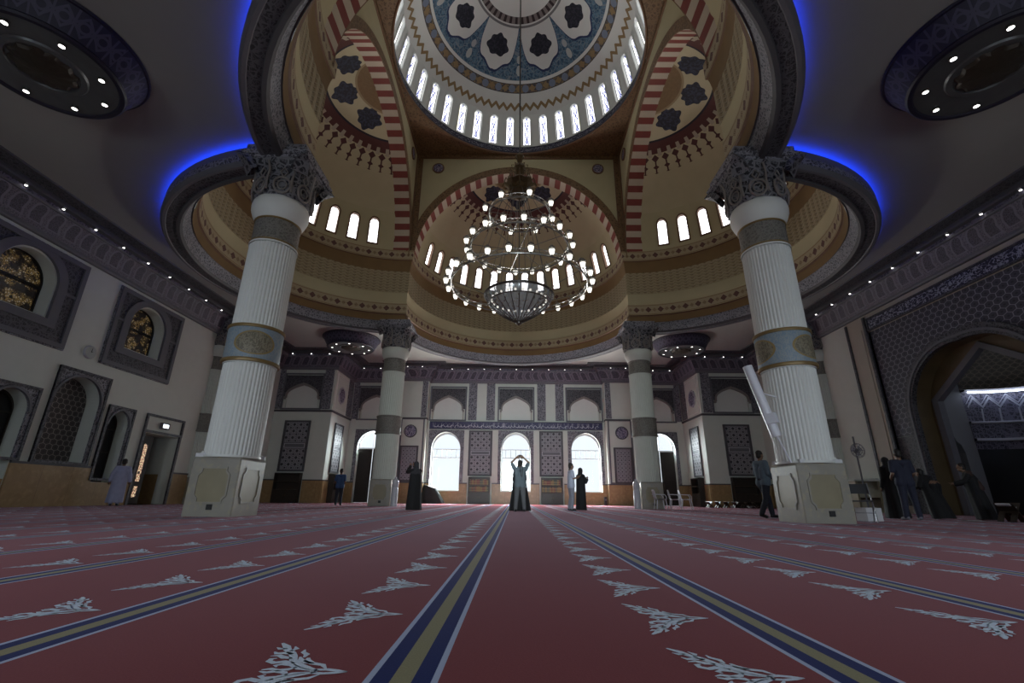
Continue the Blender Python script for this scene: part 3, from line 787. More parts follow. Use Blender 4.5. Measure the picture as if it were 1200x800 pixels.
b = MB(); b.box((-XW - .62, 20.5, .02), (-XW - .56, 21.2, 2.9)); d_ = struct(b.build('door_3', M_dkwood)); b = MB(); b.slab(rect(20.76, .3, 20.96, .75), [], TL, .545, .57, 0); b.slab(rect(20.76, .95, 20.96, 2.55), [], TL, .545, .57, 0); b.build('sunlit_strip', M_sunglimpse, d_)  # added leaf; its glowing strip stands in for sunlit glimpses in the passage
# upper stained windows and dark lower windows of the left wall
def wall_window(T, o, depth, mat, bars, fr, n):
    b = MB(); a0 = min(p[0] for p in o); a1 = max(p[0] for p in o); z0 = min(p[1] for p in o); z1 = max(p[1] for p in o); c = (a0 + a1) / 2
    inn = [(c + (p[0] - c) * .93, z0 + .05 + (p[1] - z0) * .95) for p in o]
    b.slab(o, [inn], T, depth - .07, depth, 0)
    for kind, q in bars:
        if kind == 'h': strip(b, T, a0 + .02, q - .025, a1 - .02, q + .025, depth - .06, 0, depth)
        else: strip(b, T, q[0] - .015, q[1], q[0] + .015, q[2], depth - .05, 0, depth)
    wcount[0] += 1
    f = struct(b.build('window_%d' % wcount[0], fr)); g = MB(); g.slab(inn, [], T, depth - .02, None, 0); g.build('pane', mat, f); return f
for k, c in enumerate(UW): wall_window(TL, up[k], .5, M_goldglass, [('h', 7.12), ('h', 7.05)], M_black, 0)
for k in (0, 2): wall_window(TL, low[k], .5, M_black, [('h', 2.0), ('h', 2.9)], M_dkwood, 0)
# back windows: clear panes, glazing bars
M_glass = M('clear_glass'); _g = M_glass.nt.nodes.new('ShaderNodeBsdfTransparent'); _o = M_glass.nt.nodes['Material Output']
_m = M_glass.nt.nodes.new('ShaderNodeMixShader'); _gl = M_glass.nt.nodes.new('ShaderNodeBsdfGlossy'); _gl.inputs['Roughness'].default_value = .05; _m.inputs[0].default_value = .05
M_glass.nt.links.new(_g.outputs[0], _m.inputs[1]); M_glass.nt.links.new(_gl.outputs[0], _m.inputs[2]); M_glass.nt.links.new(_m.outputs[0], _o.inputs[0]); M_glass = M_glass.mat
for c in CX[1:4]:
    wall_window(TB, warch(c), .42, M_glass, [('h', 3.72), ('h', 3.13)] + [('v', (c + q * .36, 3.13, 3.72)) for q in (-2, -1, 0, 1, 2)], M_sash, 0)
for i, c in enumerate((CX[0], CX[4])):
    fan = [(c - 1.05, 3.72)] + [p for p in darch(c) if p[1] > 3.75] + [(c + 1.05, 3.72)]
    wall_window(TB, fan, .42, M_glass, [('v', (c, 3.8, 4.9))], M_sash, 0)
    b = MB()
    for s in (-1, 1): b.box((c + s * .53 - .5, YB + .34, .02), (c + s * .53 + .5, YB + .42, 3.7), 0); b.box((c + s * .53 - .36, YB + .32, .3), (c + s * .53 + .36, YB + .35, 1.5), 0); b.box((c + s * .53 - .36, YB + .32, 1.75), (c + s * .53 + .36, YB + .35, 3.4), 0)
    d_ = struct(b.build('door_%d' % (i + 1), M_dkwood)); h = MB(); h.tube([(c + .1, YB + .3, 1.0), (c + .1, YB + .27, 1.0), (c + .1, YB + .27, 1.5), (c + .1, YB + .3, 1.5)], .018); h.build('door_handle', M_brass, d_)
# right wall with the prayer-niche front
MC = 15.75
b = MB()
ao = arch(MC, 2.62, 0, 3.7, 6.0, 16)
b.slab(rect(YF - .3, 0, YB + .3, ZC), [ao], TR, 0, .6, 0, 4, edge=False)
dado(b, TR, [(YF, 10.3), (21.25, YBL)], 1, 2)
lat = [(11.9, 3.0), (11.9, 7.68), (19.62, 7.68), (19.62, 3.0), (MC + 2.95, 3.0)] + [p for p in arch(MC, 2.95, 2.9, 3.7, 6.4, 16)[::-1] if p[1] > 3.05] + [(MC - 2.95, 3.0)]
b.slab(lat, [], TR, -.06, 0, 3)
rg = arch(MC, 2.95, .05, 3.7, 6.4, 16)[::-1] + arch(MC, 2.60, .05, 3.7, 5.98, 16); b.slab(rg, [], TR, -.16, .02, 6)
rg = arch(MC, 2.78, .05, 3.7, 6.2, 16)[::-1] + arch(MC, 2.70, .05, 3.7, 6.1, 16); b.slab(rg, [], TR, -.20, .02, 5)
for y0, y1 in ((19.65, 20.95), (10.55, 11.87)):
    strip(b, TR, y0, 0, y1, 8.5, -.12, 7); strip(b, TR, y0 + .0, .3, y0 + .12, 8.4, -.20, 6); strip(b, TR, y1 - .12, .3, y1, 8.4, -.17, 6); strip(b, TR, y0 + .35, 1.5, y1 - .35, 7.9, -.14, 7)
strip(b, TR, 11.87, 7.68, 19.65, 8.5, -.10, 7)
for y0, y1 in ((MC + 2.95, 19.65), (11.87, MC - 2.95)): strip(b, TR, y0, 0, y1, 2.98, -.03, 6)
struct(b.build('wall_right', [M_cream, M_marble, M_dkgrey, M_hex, M_gold2, M_grey, M_arab_dk, M_beige, M_brownpat]))
# the niche chamber: straight-sided gable frame, side walls, apse with conch
b = MB()
TG = lambda a, b_, d: (XW + .6 + d, a, b_)
gab = [(MC - 2.45, 0), (MC - 2.45, 4.3), (MC, 5.95), (MC + 2.45, 4.3), (MC + 2.45, 0)]
gi = [(MC - 2.2, 0), (MC - 2.2, 4.2), (MC, 5.7), (MC + 2.2, 4.2), (MC + 2.2, 0)]
b.slab(arch(MC, 3.0, 0, 3.7, 6.5, 12)[::-1] + gab, [], TG, .0, .1, 4)
b.slab(gab[::-1] + gi, [], TG, -.06, .18, 0)
x0, x1 = XW + .7, 18.3; y0, y1 = MC - 3, MC + 3
TS = lambda a, b_, d: (a, y1 + d, b_)
og = [(17.0, 0), (17.0, 2.3), (17.08, 2.62), (17.22, 2.75), (17.28, 2.98), (17.4, 3.12), (17.52, 2.98), (17.58, 2.75), (17.72, 2.62), (17.8, 2.3), (17.8, 0)]
b.slab(rect(x0, 0, x1, 7), [og], TS, 0, .3, 1, 1, edge=False); b.poly([(16.9, y1 + .3, 0), (17.9, y1 + .3, 0), (17.9, y1 + .3, 3.3), (16.9, y1 + .3, 3.3)], 2)  # black sheet behind the ogee paints the dark of the opening
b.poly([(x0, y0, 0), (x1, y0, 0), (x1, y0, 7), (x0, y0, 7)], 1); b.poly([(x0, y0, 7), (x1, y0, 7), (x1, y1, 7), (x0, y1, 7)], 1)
cx, cy, ra = 18.3, MC, 3.0
b.lathe([(ra + .06, 0), (ra + .06, 7)], 40, (cx - .08, cy), 2, -pi / 2, pi / 2, us=3); b.poly([(cx - .1, y0 - .1, 7), (cx + ra + .1, y0 - .1, 7), (cx + ra + .1, y1 + .1, 7), (cx - .1, y1 + .1, 7)], 2)  # unseen outer shell added to stop sky light leaking past the apse
b.lathe([(ra, 0), (ra, 2.45)], 40, (cx, cy), 2, -pi / 2, pi / 2, us=3)
b.lathe([(ra, 2.45), (ra - .03, 2.75)], 40, (cx, cy), 3, -pi / 2, pi / 2, us=3)
b.lathe([(ra, 2.75), (ra - .12, 2.78), (ra - .12, 2.86), (ra, 2.88)], 40, (cx, cy), 5, -pi / 2, pi / 2, us=3)
b.lathe([(ra - .02, 2.88), (ra - .02, 3.45)], 40, (cx, cy), 3, -pi / 2, pi / 2, us=3)
b.lathe([(ra - .02, 3.45), (ra - .1, 3.48), (ra - .1, 3.53), (ra, 3.55)], 40, (cx, cy), 5, -pi / 2, pi / 2, us=3)
b.lathe([(ra, 3.55), (ra, 4.72)], 40, (cx, cy), 6, -pi / 2, pi / 2, us=3)
# chevron valance in relief
nch = 16
for k in range(nch):
    a0 = -pi / 2 + pi * k / nch; am = a0 + pi / nch / 2; a1 = a0 + pi / nch
    P = lambda a, r, z: (cx + r * cos(a), cy + r * sin(a), z)
    for dz, r, m_, w in ((0, ra - .14, 5, .10), (.16, ra - .10, 5, .05)):
        b.poly([P(a0, r, 4.05 + dz), P(am, r, 4.42 + dz), P(am, r, 4.42 + dz + w), P(a0, r, 4.05 + dz + w)], m_); b.poly([P(am, r, 4.42 + dz), P(a1, r, 4.05 + dz), P(a1, r, 4.05 + dz + w), P(am, r, 4.42 + dz + w)], m_)
    b.poly([P(a0, ra - .1, 4.05), P(a0, ra - .02, 3.55), P(a0 + .02, ra - .02, 3.55), P(a0 + .02, ra - .1, 4.05)], 5)
b.lathe([(ra, 4.72), (ra - .2, 4.74), (ra - .22, 4.82), (ra, 4.84)], 40, (cx, cy), 5, -pi / 2, pi / 2, us=3)
b.lathe([(ra * cos(R(q)), 4.84 + 2.1 * sin(R(q))) for q in range(0, 91, 9)], 40, (cx, cy), 7, -pi / 2, pi / 2, us=3)
b.poly([(XW + .5, y0, 0.004), (cx + ra, y0, 0.004), (cx + ra, y1, 0.004), (XW + .5, y1, 0.004)], 8)
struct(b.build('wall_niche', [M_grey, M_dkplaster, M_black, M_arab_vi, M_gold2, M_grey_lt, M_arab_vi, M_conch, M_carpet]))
# front wall behind the camera, tall windows, and an entrance arch added for the far-wall beam
b = MB(); fw = [arch(c, 1.05, .85, 3.86, 4.95, 12) for c in (-10.4, -5.03, 5.03, 10.4)] + [arch(0, 2.0, 0, 4.2, 5.6, 12)]
b.slab(rect(-XW, 0, XW, ZC), fw, TF, 0, .4, 0, 0, edge=False)
struct(b.build('wall_front', M_cream))
for c, o in zip((-10.4, -5.03, 5.03, 10.4), fw): wall_window(TF, o, .36, M_glass, [('h', 3.72), ('h', 2.2)], M_sash, 0)
# cornice all round
def sweep(b, path, prof, mats, close=False):
    n = len(path); offs = []
    for i in range(n):
        p = Vector(path[i]); d0 = (p - Vector(path[i - 1])).normalized() if i else None; d1 = (Vector(path[i + 1]) - p).normalized() if i < n - 1 else None
        n0 = Vector((d0.y, -d0.x)) if d0 else None; n1 = Vector((d1.y, -d1.x)) if d1 else None
        if n0 and n1: m = n0 + n1; m = m / (m.length_squared / 2) if m.length > 1e-4 else n0
        else: m = n0 or n1
        offs.append(m)
    L = 0
    for i in range(n - 1):
        p, q = Vector(path[i]), Vector(path[i + 1]); e = (q - p).length; v = 0
        for k in range(len(prof) - 1):
            (o0, z0), (o1, z1) = prof[k], prof[k + 1]; dv = sqrt((o1 - o0) ** 2 + (z1 - z0) ** 2)
            A = [p + offs[i] * o0, q + offs[i + 1] * o0, q + offs[i + 1] * o1, p + offs[i] * o1]; zz = [z0, z0, z1, z1]
            vv = [v, v, v + dv, v + dv]
            if k in (3,): vv = [0, 0, dv, dv]
            b.poly([(a.x, a.y, z) for a, z in zip(A, zz)], mats[k], [(L, vv[0]), (L + e, vv[1]), (L + e, vv[2]), (L, vv[3])]); v += dv
        L += e
path = [(-XW, YF), (-XW, YBL), (-XBL, YBL), (-XBL, YB), (-8.4, YB), (-8.4, 33.2), (-6.45, 33.2), (-6.45, YB), (6.45, YB), (6.45, 33.2), (8.4, 33.2), (8.4, YB), (XBL, YB), (XBL, YBL), (XW, YBL), (XW, YF)]
prof = [(0, 8.55), (.10, 8.56), (.14, 8.62), (.15, 8.70), (.50, 9.36), (.56, 9.36), (.58, 9.42), (.58, 9.52), (.72, 9.55), (.74, 9.62), (.74, ZC)]
b = MB(); sweep(b, path, prof, [1, 1, 1, 0, 1, 1, 3, 2, 2, 2]); struct(b.build('trim_1', [M_cornice, M_grey, M_dkgrey, M_arab_vi]))
# stepped ceiling moulding beside the cornice
b = MB(); sweep(b, path, [(.74, ZC - .02), (1.15, ZC - .02), (1.2, ZC - .05), (1.3, ZC - .05), (1.32, ZC)], [0, 1, 1, 1]); struct(b.build('trim_2', [M_arab_dk, M_dkgrey]))
# ------------------------------------------------------------------ columns
def make_column(label, loc):
    t = thing('column', label, 'column', loc, 0, 'domed hall columns'); W = .53
    b = MB(); z1 = 1.23
    sec = lambda w, c: [(-w + c, -w), (w - c, -w), (w, -w + c), (w, w - c), (w - c, w), (-w + c, w), (-w, w - c), (-w, -w + c)]
    rows = [[(x, y, z) for x, y in sec(w, .02)] for w, z in ((W, 0), (W, 1.12), (W + .0, 1.17), (W - .02, z1))]
    b.grid(rows, 0, None, close=True, smooth=False); b.poly(rows[-1], 0)
    ped = b.build('pedestal', M_ped, t)
    for k in range(4):
        T = lambda a, b_, d, k=k: (Matrix.Rotation(k * pi / 2, 3, 'Z') @ Vector((a, -W - .001 + d, b_)))[:]
        o = [(-.36, .42), (-.28, .34), (-.28, .26), (.28, .26), (.28, .34), (.36, .42), (.36, .86), (.28, .94), (.28, 1.02), (-.28, 1.02), (-.28, .94), (-.36, .86)]
        i_ = [(x * .90, .64 + (y - .64) * .90) for x, y in o]
        b = MB(); b.slab(o, [i_], T, -.018, 0, 0); c = b.build('cartouche_frame', M_ped, ped)
        b = MB(); b.slab(i_, [], T, -.004, 0, 0); b.build('cartouche', M_ped_in, ped)
        if k in (0,):
            b = MB(); b.slab(rect(-.02, .14, .1, .25), [], T, -.02, 0, 0); b.build('socket_box', M_black, ped)
    def flutes(z0, z1, r):
        b = MB(); n = 44
        rf = lambda r_, z, a: r_ - .020 * max(0, cos(a * n)) ** .6
        b.lathe([(r + .02, z0), (r + .02, z0 + .05)], 64, m=0); b.lathe([(r, z0 + .05), (r, z1 - .05)], n * 6, m=0, rfun=rf); b.lathe([(r + .02, z1 - .05), (r + .02, z1)], 64, m=0)
        b.lathe([(.01, z1), (r + .02, z1)], 64); b.lathe([(.01, z0), (r + .02, z0)], 64)
        return b
    flutes(1.23, 3.44, .575).build('shaft', M_shaft, t); flutes(4.32, 6.66, .575).build('shaft', M_shaft, t)
    b = MB(); b.lathe([(.60, 3.46), (.62, 3.5), (.62, 4.26), (.60, 4.3)], 64, us=1); bd = b.build('ornament_band', M_colband, t)
    b = MB()
    for z in (3.46, 4.30): b.lathe([(.60, z - .05), (.645, z - .035), (.65, z), (.645, z + .035), (.60, z + .05)], 64)
    b.build('band_moulding', M_gold, bd)
    b = MB(); b.lathe([(.56, 6.66), (.56, 7.36)], 64, us=.6); bd = b.build('upper_band', M_band2, t)
    b = MB()
    for z in (6.70, 7.34): b.lathe([(.56, z - .03), (.585, z - .02), (.59, z + .01), (.56, z + .03)], 64)
    b.build('band_moulding', M_gold, bd)
    b = MB(); b.lathe([(.56, 7.36), (.60, 7.40), (.66, 7.52), (.71, 7.66), (.72, 7.78), (.70, 7.90), (.66, 7.97), (.60, 8.0)], 64); b.build('collar', M_shaft, t)
    # capital: round below, square above, with oval eyes and pointed corner leaves
    b = MB()
    def rf(r, z, a):
        f = max(0, min(1, (z - 8.0) / 1.1)); q = r / max(abs(cos(a)), abs(sin(a)))
        base = lerp(r, min(q, r * 1.28), f ** 1.5); return base * (1 + .035 * cos(8 * a) * (1 - f))
    b.lathe([(.64, 7.93), (.70, 8.0), (.73, 8.15), (.70, 8.4), (.68, 8.6), (.70, 8.8), (.76, 8.95), (.80, 9.05)], 96, rfun=rf); cap = b.build('capital', M_cap, t)
    b = MB()
    for k in range(8):
        a = k * pi / 4 + pi / 8; ux = Vector((cos(a), sin(a), 0)); tx = Vector((-sin(a), cos(a), 0))
        for sc_, rr in ((1, .032), (.55, .02)):
            b.tube([ux * (.735 + .02 * (1 - abs(sin(q)))) + tx * (.20 * sc_ * cos(q)) + Vector((0, 0, 8.22 + .24 * sc_ * sin(q))) for q in [2 * pi * i / 20 for i in range(20)]], rr, 6, 0, close=True)
        b.tube([ux * .735 + tx * .235 + Vector((0, 0, 8.05)), ux * .745 + tx * .21 + Vector((0, 0, 8.4)), ux * .74 + tx * .24 + Vector((0, 0, 8.65)), ux * .80 + tx * .2 + Vector((0, 0, 8.9))], .03, 6)
        b.tube([ux * .74 + Vector((0, 0, 8.46)), ux * .74 + tx * .09 + Vector((0, 0, 8.62)), ux * .75 + tx * .0 + Vector((0, 0, 8.75)), ux * .74 + tx * -.09 + Vector((0, 0, 8.62)), ux * .74 + Vector((0, 0, 8.46))], .02, 6)
    b.build('capital_scroll', M_capgold, cap)
    b = MB()
    for w0, w1, z0, z1 in ((.80, .82, 9.03, 9.10), (.86, .90, 9.10, 9.2), (.80, .80, 9.2, 9.44)):
        s4 = lambda w: [(-w, -w), (w, -w), (w, w), (-w, w)]
        rows = [[(x, y, z0) for x, y in s4(w0)], [(x, y, z1) for x, y in s4(w1)]]; b.grid(rows, 0, None, close=True, smooth=False); b.poly(rows[0]); b.poly(rows[1])
    ab = b.build('abacus', M_arab, t)
    for k in range(4):
        a = k * pi / 2 + pi / 4; ux = Vector((cos(a), sin(a), 0)); tx = Vector((-sin(a), cos(a), 0)); b = MB()
        P = [ux * .95 + tx * .22 + Vector((0, 0, 8.62)), ux * 1.12 + tx * .16 + Vector((0, 0, 8.9)), ux * 1.36 + Vector((0, 0, 9.03)), ux * 1.12 - tx * .16 + Vector((0, 0, 8.9)), ux * .95 - tx * .22 + Vector((0, 0, 8.62))]
        Q = [p - ux * .12 + Vector((0, 0, .12)) for p in P]; b.grid([P, Q], 0, None, smooth=False); b.poly(P); b.poly(Q); b.build('corner_leaf', M_cap, cap)
    return t
Y1, Y2 = CY - AX + .1, CY + AX - .1
c0 = make_column('near left fluted white column on a panelled stone pedestal', (-AX, Y1, 0))
cF = dup(c0, (AX, Y1, 0), 0, 'near right fluted white column with a white post leaning on it')
alts = [dup(c0, (-AX, Y2, 0), 0, 'far left column before the windowed wall, beside the side door'),
dup(c0, (AX, Y2, 0), 0, 'far right column before the windowed wall, beside white plastic chairs'),
dup(c0, (-XW - .05, 23.7, 0), 0, 'half column against the left wall beyond the doorway'),
dup(c0, (XW + .05, 23.7, 0), 0, 'half column against the right wall beyond the prayer niche')]
for o in [q for q in bpy.data.objects if q.parent in alts]:      # the farther columns are plainer: cream shafts, grey-brown bands
    for nm, mt in (('ornament_band', M_band2), ('shaft', M_cream), ('collar', M_cream)):
        if o.name.startswith(nm): o.material_slots[0].link = 'OBJECT'; o.material_slots[0].material = mt
    for g in [q for q in bpy.data.objects if q.parent == o and q.name.startswith('band_moulding')]: g.material_slots[0].link = 'OBJECT'; g.material_slots[0].material = M_band2

# ------------------------------------------------------------------ wall panels, roundels, bands
def panel(T, a0, b0, a1, b1, label, mat, grp, tiers=2):
    b = MB(); frame(b, T, a0, b0, a1, b1, .10, -.09, 0); o = tag(b.build('lattice_panel', M_dkgrey), label, 'panel', grp)
    b = MB(); mids = [b0 + (b1 - b0) * k / tiers for k in range(tiers + 1)]
    for k in range(tiers):
        g = .0 if tiers == 1 else .10
        strip(b, T, a0 + .16, mids[k] + .1 + (g if k else .02), a1 - .16, mids[k + 1] - .1 - (g if k < tiers - 1 else .02), -.06, 0)
    b.build('lattice', mat, o); b = MB(); strip(b, T, a0 + .1, b0 + .1, a1 - .1, b1 - .1, -.03, 0); b.build('backing', M_grey, o)
    if tiers > 1: b = MB(); frame(b, T, a0 + .18, (b0 + b1) / 2 - .14, a1 - .18, (b0 + b1) / 2 + .14, .03, -.07, 0); b.build('cross_bar', M_grey_lt, o)
    return o
G = 'tall star lattice panels'
panel(TB, -3.40, 1.87, -1.70, 5.04, 'star lattice panel on the far wall left of the middle window', M_star, G)
panel(TB, 1.70, 1.87, 3.40, 5.04, 'star lattice panel on the far wall right of the middle window', M_star, G)
for s, nm in ((-1, 'left'), (1, 'right')):
    TBF = lambda a, b_, d: (a, YBL + d, b_); TSD = lambda a, b_, d, s=s: (s * (XBL + d), a, b_); TP = lambda a, b_, d: (a, 33.2 + d, b_)
    c = s * 14.3
    panel(TBF, c - .85, 1.87, c + .85, 5.1, 'star lattice panel facing the hall on the projecting %s block' % nm, M_star, G)
    panel(TSD, 31.05, 1.87, 32.55, 5.1, 'star lattice panel on the inward side of the projecting %s block' % nm, M_star, G)
    panel(TP, s * 7.55 - .66, 1.42, s * 7.55 + .66, 3.86, 'small lattice panel on the pier at the %s of the three windows' % nm, M_star2, 'pier lattice panels', 1)
    b = MB(); b.slab(circ(s * 7.55, 4.88, .40, 32), [], TP, -.05, 0, 0); o = tag(b.build('roundel', M_roundel), 'violet inscribed roundel above the small lattice on the %s pier' % nm, 'roundel', 'wall roundels')
    b = MB(); b.slab(circ(s * 7.55, 4.88, .46, 32), [circ(s * 7.55, 4.88, .39, 32)], TP, -.08, 0, 0); b.build('rim', M_dkgrey, o)
    b = MB(); b.slab(circ(31.5, 7.05, .52, 32, 8, .05), [], TSD, -.06, 0, 0); o = tag(b.build('roundel', M_roundel), 'dark lobed roundel high on the inward side of the %s block' % nm, 'roundel', 'wall roundels')
    b = MB(); b.slab(circ(31.5, 7.05, .58, 32, 8, .05), [circ(31.5, 7.05, .5, 32, 8, .05)], TSD, -.08, 0, 0); b.build('rim', M_grey_lt, o)
# calligraphy band over the windows
t = MB(); strip(t, TB, -6.3, 5.12, 6.3, 5.68, -.16, 0); cb = tag(t.build('inscription_band', M_navy), 'long navy inscription band above the three bright windows', 'sign')
t = MB(); frame(t, TB, -6.3, 5.12, 6.3, 5.68, .04, -.18, 0, -.15); t.build('border', M_dkgrey, cb)
t = MB(); rnd = random.Random(3); x = -6.05
def stroke(pts, w):
    L, Q = [], []
    for i, p in enumerate(pts):
        a = pts[max(0, i - 1)]; c = pts[min(len(pts) - 1, i + 1)]; dx, dz = c[0] - a[0], c[1] - a[1]; d = sqrt(dx * dx + dz * dz) or 1; ww = w * (.45 if i in (0, len(pts) - 1) else 1)
        L.append(TB(p[0] - dz / d * ww, p[1] + dx / d * ww, -.165)); Q.append(TB(p[0] + dz / d * ww, p[1] - dx / d * ww, -.165))
    t.grid([L, Q], 0, None, smooth=False)
while x < 6.0:
    k = rnd.random(); w = rnd.uniform(.16, .34)
    if k < .4: stroke([(x, 5.27), (x + .01, 5.58)], .014); w = .09
    elif k < .75: stroke([(x, 5.36), (x + w * .25, 5.28), (x + w * .6, 5.27), (x + w, 5.36), (x + w * .95, 5.44)], .017)
    else: stroke([(x + w, 5.34), (x + w * .6, 5.42), (x + w * .3, 5.34), (x + w * .1, 5.22), (x + w * .5, 5.19)], .017)
    for q in range(rnd.randint(0, 2)): stroke([(x + w * rnd.random(), rnd.choice((5.22, 5.5, 5.56))), (x + w * rnd.random() + .03, rnd.choice((5.23, 5.51, 5.57)))], .012)
    x += w * .8
t.build('inscription', M_script, cb)
t = MB(); strip(t, TR, 12.3, 7.76, 19.5, 8.22, -.16, 0); o = tag(t.build('inscription_band', M_calright), 'navy inscription band high above the prayer niche arch', 'sign'); t = MB(); frame(t, TR, 12.24, 7.7, 19.56, 8.28, .06, -.2, 0, -.1); t.build('border', M_arab_dk, o)

# clock and lit sign on the left wall
t = MB(); pr = [(0.001, 0), (.22, 0), (.24, .02), (.25, .05), (.25, .08)]
for i in range(len(pr) - 1): t.grid([[TL(16.3 + pr[q][0] * cos(2 * pi * j / 32), 5.43 + pr[q][0] * sin(2 * pi * j / 32), -.08 + pr[q][1]) for j in range(33)] for q in (i, i + 1)], 0 if i < 1 else 1)
o = tag(t.build('wall_clock', [M_clock, M_grey_lt]), 'round pale wall clock between the upper windows of the left wall', 'clock')
for a, L_, nm in ((1.1, .11, 'hour_hand'), (.1, .17, 'minute_hand')):
    t = MB(); d = (sin(a), cos(a)); t.slab([(16.3 - d[1] * .01, 5.43 + d[0] * .01), (16.3 + d[0] * L_, 5.43 + d[1] * L_), (16.3 + d[1] * .01, 5.43 - d[0] * .01)], [], TL, -.095, -.085); t.build(nm, M_black, o)
t = MB(); strip(t, TL, 20.7, 3.27, 21.05, 3.42, -.12, 0, -.02); o = tag(t.build('exit_light', M_exit), 'small glowing white exit light above the left doorway', 'light')
t = MB(); frame(t, TL, 20.64, 3.21, 21.11, 3.48, .05, -.13, 0); t.build('housing', M_grey, o)

# bookcases set under the lattice panels, with books
def bookcase(T, c, w, label, h=1.78, fill=True):
    b = MB(); hw = w / 2
    strip(b, T, c - hw, 0, c - hw + .05, h, -.38, 0); strip(b, T, c + hw - .05, 0, c + hw, h, -.38, 0); strip(b, T, c - hw, h - .05, c + hw, h, -.38, 0); strip(b, T, c - hw, 0, c + hw, .06, -.38, 0); strip(b, T, c - hw, 0, c + hw, h, -.01, 0)
    o = tag(b.build('bookcase', M_dkwood), label, 'bookcase', 'dark bookcases')
    for z in (.78, 1.24): b = MB(); strip(b, T, c - hw + .05, z, c + hw - .05, z + .03, -.37, 0); b.build('shelf', M_dkwood2, o)
    for s in (-1, 1):
        b = MB(); a0, a1 = sorted((c + s * .01, c + s * (hw - .05))); strip(b, T, a0, .08, a1, .76, -.385, 0, -.35); d_ = b.build('door', M_dkwood, o)
        b = MB(); strip(b, T, c + s * .06 - .012, .4, c + s * .06 + .012, .5, -.40, 0, -.38); b.build('knob', M_brass, d_)
    return o
bookcase(TB, -2.54, 1.5, 'dark bookcase at the far wall left of the middle window'); bookcase(TB, 2.54, 1.5, 'dark bookcase at the far wall right of the middle window')
for s, nm in ((-1, 'left'), (1, 'right')):
    TBF = lambda a, b_, d: (a, YBL + d, b_); TSD = lambda a, b_, d, s=s: (s * (XBL + d), a, b_)
    bookcase(TBF, s * 14.3, 1.6, 'dark bookcase against the front of the projecting %s block' % nm); bookcase(TSD, 31.8, 1.35, 'dark bookcase against the inward side of the %s block' % nm)
bk = []
for i, (col, bd) in enumerate((((.16, .11, .04), (.36, .28, .11)), ((.05, .07, .05), (.34, .26, .1)), ((.13, .03, .025), (.33, .26, .12)))):
    m = M('book_cloth%d' % i); u, v = m.uv(); n = m.noise(8, 2); bk.append(m.out(m.mix(((v * 7).fract()).rng(.2, .4), m.mix(n, col, tuple(q * 1.4 for q in col)), bd), .5))
def book_at(T, a, z, w, h, mat, label, grp):
    b = MB(); strip(b, T, a, z, a + w, z + h, -.33, 0, -.12)
    return tag(b.build('book', mat), label, 'book', grp)
for s, nm in ((-1, 'left'), (1, 'right')):
    for z, row in ((.815, 'lower'), (1.275, 'upper')):
        a = s * 2.54 - .69; rnd = random.Random(11 + s + int(z * 9)); k = 0
        while a < s * 2.54 + .58:
            w = rnd.uniform(.085, .12); h = rnd.uniform(.30, .36)
            book_at(TB, a, z, w - .006, h, bk[rnd.choice((0, 0, 1, 2))], 'gilt-banded book on the %s shelf of the bookcase %s of the middle window' % (row, nm), 'books on the %s shelf, %s bookcase' % (row, nm)); a += w; k += 1

# ------------------------------------------------------------------ lights of the hall
# ceiling drums with spotlights
def ceiling_drum(label, loc):
    t = thing('ceiling_drum_light', label, 'light', loc, 0, 'ceiling drum lights')
    b = MB(); b.lathe([(1.72, 0), (1.74, -.03), (1.72, -.07), (1.68, -.08)], 64); b.build('top_rim', M_navydk, t)
    b = MB(); b.lathe([(1.68, -.08), (1.40, -.58)], 64, us=1.6); b.build('lattice_drum', M_drum, t)
    b = MB(); b.lathe([(1.40, -.58), (1.42, -.62), (1.38, -.66), (1.30, -.66), (1.26, -.62)], 64); b.build('bottom_rim', M_navydk, t)
    b = MB(); b.lathe([(1.28, -.63), (.75, -.60), (.72, -.64), (.62, -.64), (.60, -.60), (.02, -.58)], 64); pl = b.build('plate', M_plate, t)
    b = MB(); b.lathe([(.56, -.60), (.5, -.66), (.3, -.70), (.12, -.74), (.01, -.75)], 40, rfun=lambda r, z, a: r * (1 + .08 * cos(12 * a))); b.build('rosette', M_rosette, pl)
    for k in range(8):
        a = k * pi / 4 + .25; b = MB(); b.lathe([(.075, -.60), (.075, -.67), (.055, -.68)], 16, (1.08 * cos(a), 1.08 * sin(a))); f = b.build('spotlight', M_steel, t)
        b = MB(); b.lathe([(.06, -.672), (.001, -.676)], 16, (1.08 * cos(a), 1.08 * sin(a))); b.build('bulb', M_spot, f)
    return t
d0 = ceiling_drum('large ceiling drum light nearest the left front corner', (-10.3, 7.45, ZC))
dup(d0, (9.95, 7.4, ZC), 0, 'large ceiling drum light nearest the right front corner')
dup(d0, (-10.3, 27.1, ZC), 0, 'violet ceiling drum light behind the far left column')
dup(d0, (10.2, 27.2, ZC), 0, 'violet ceiling drum light behind the far right column')
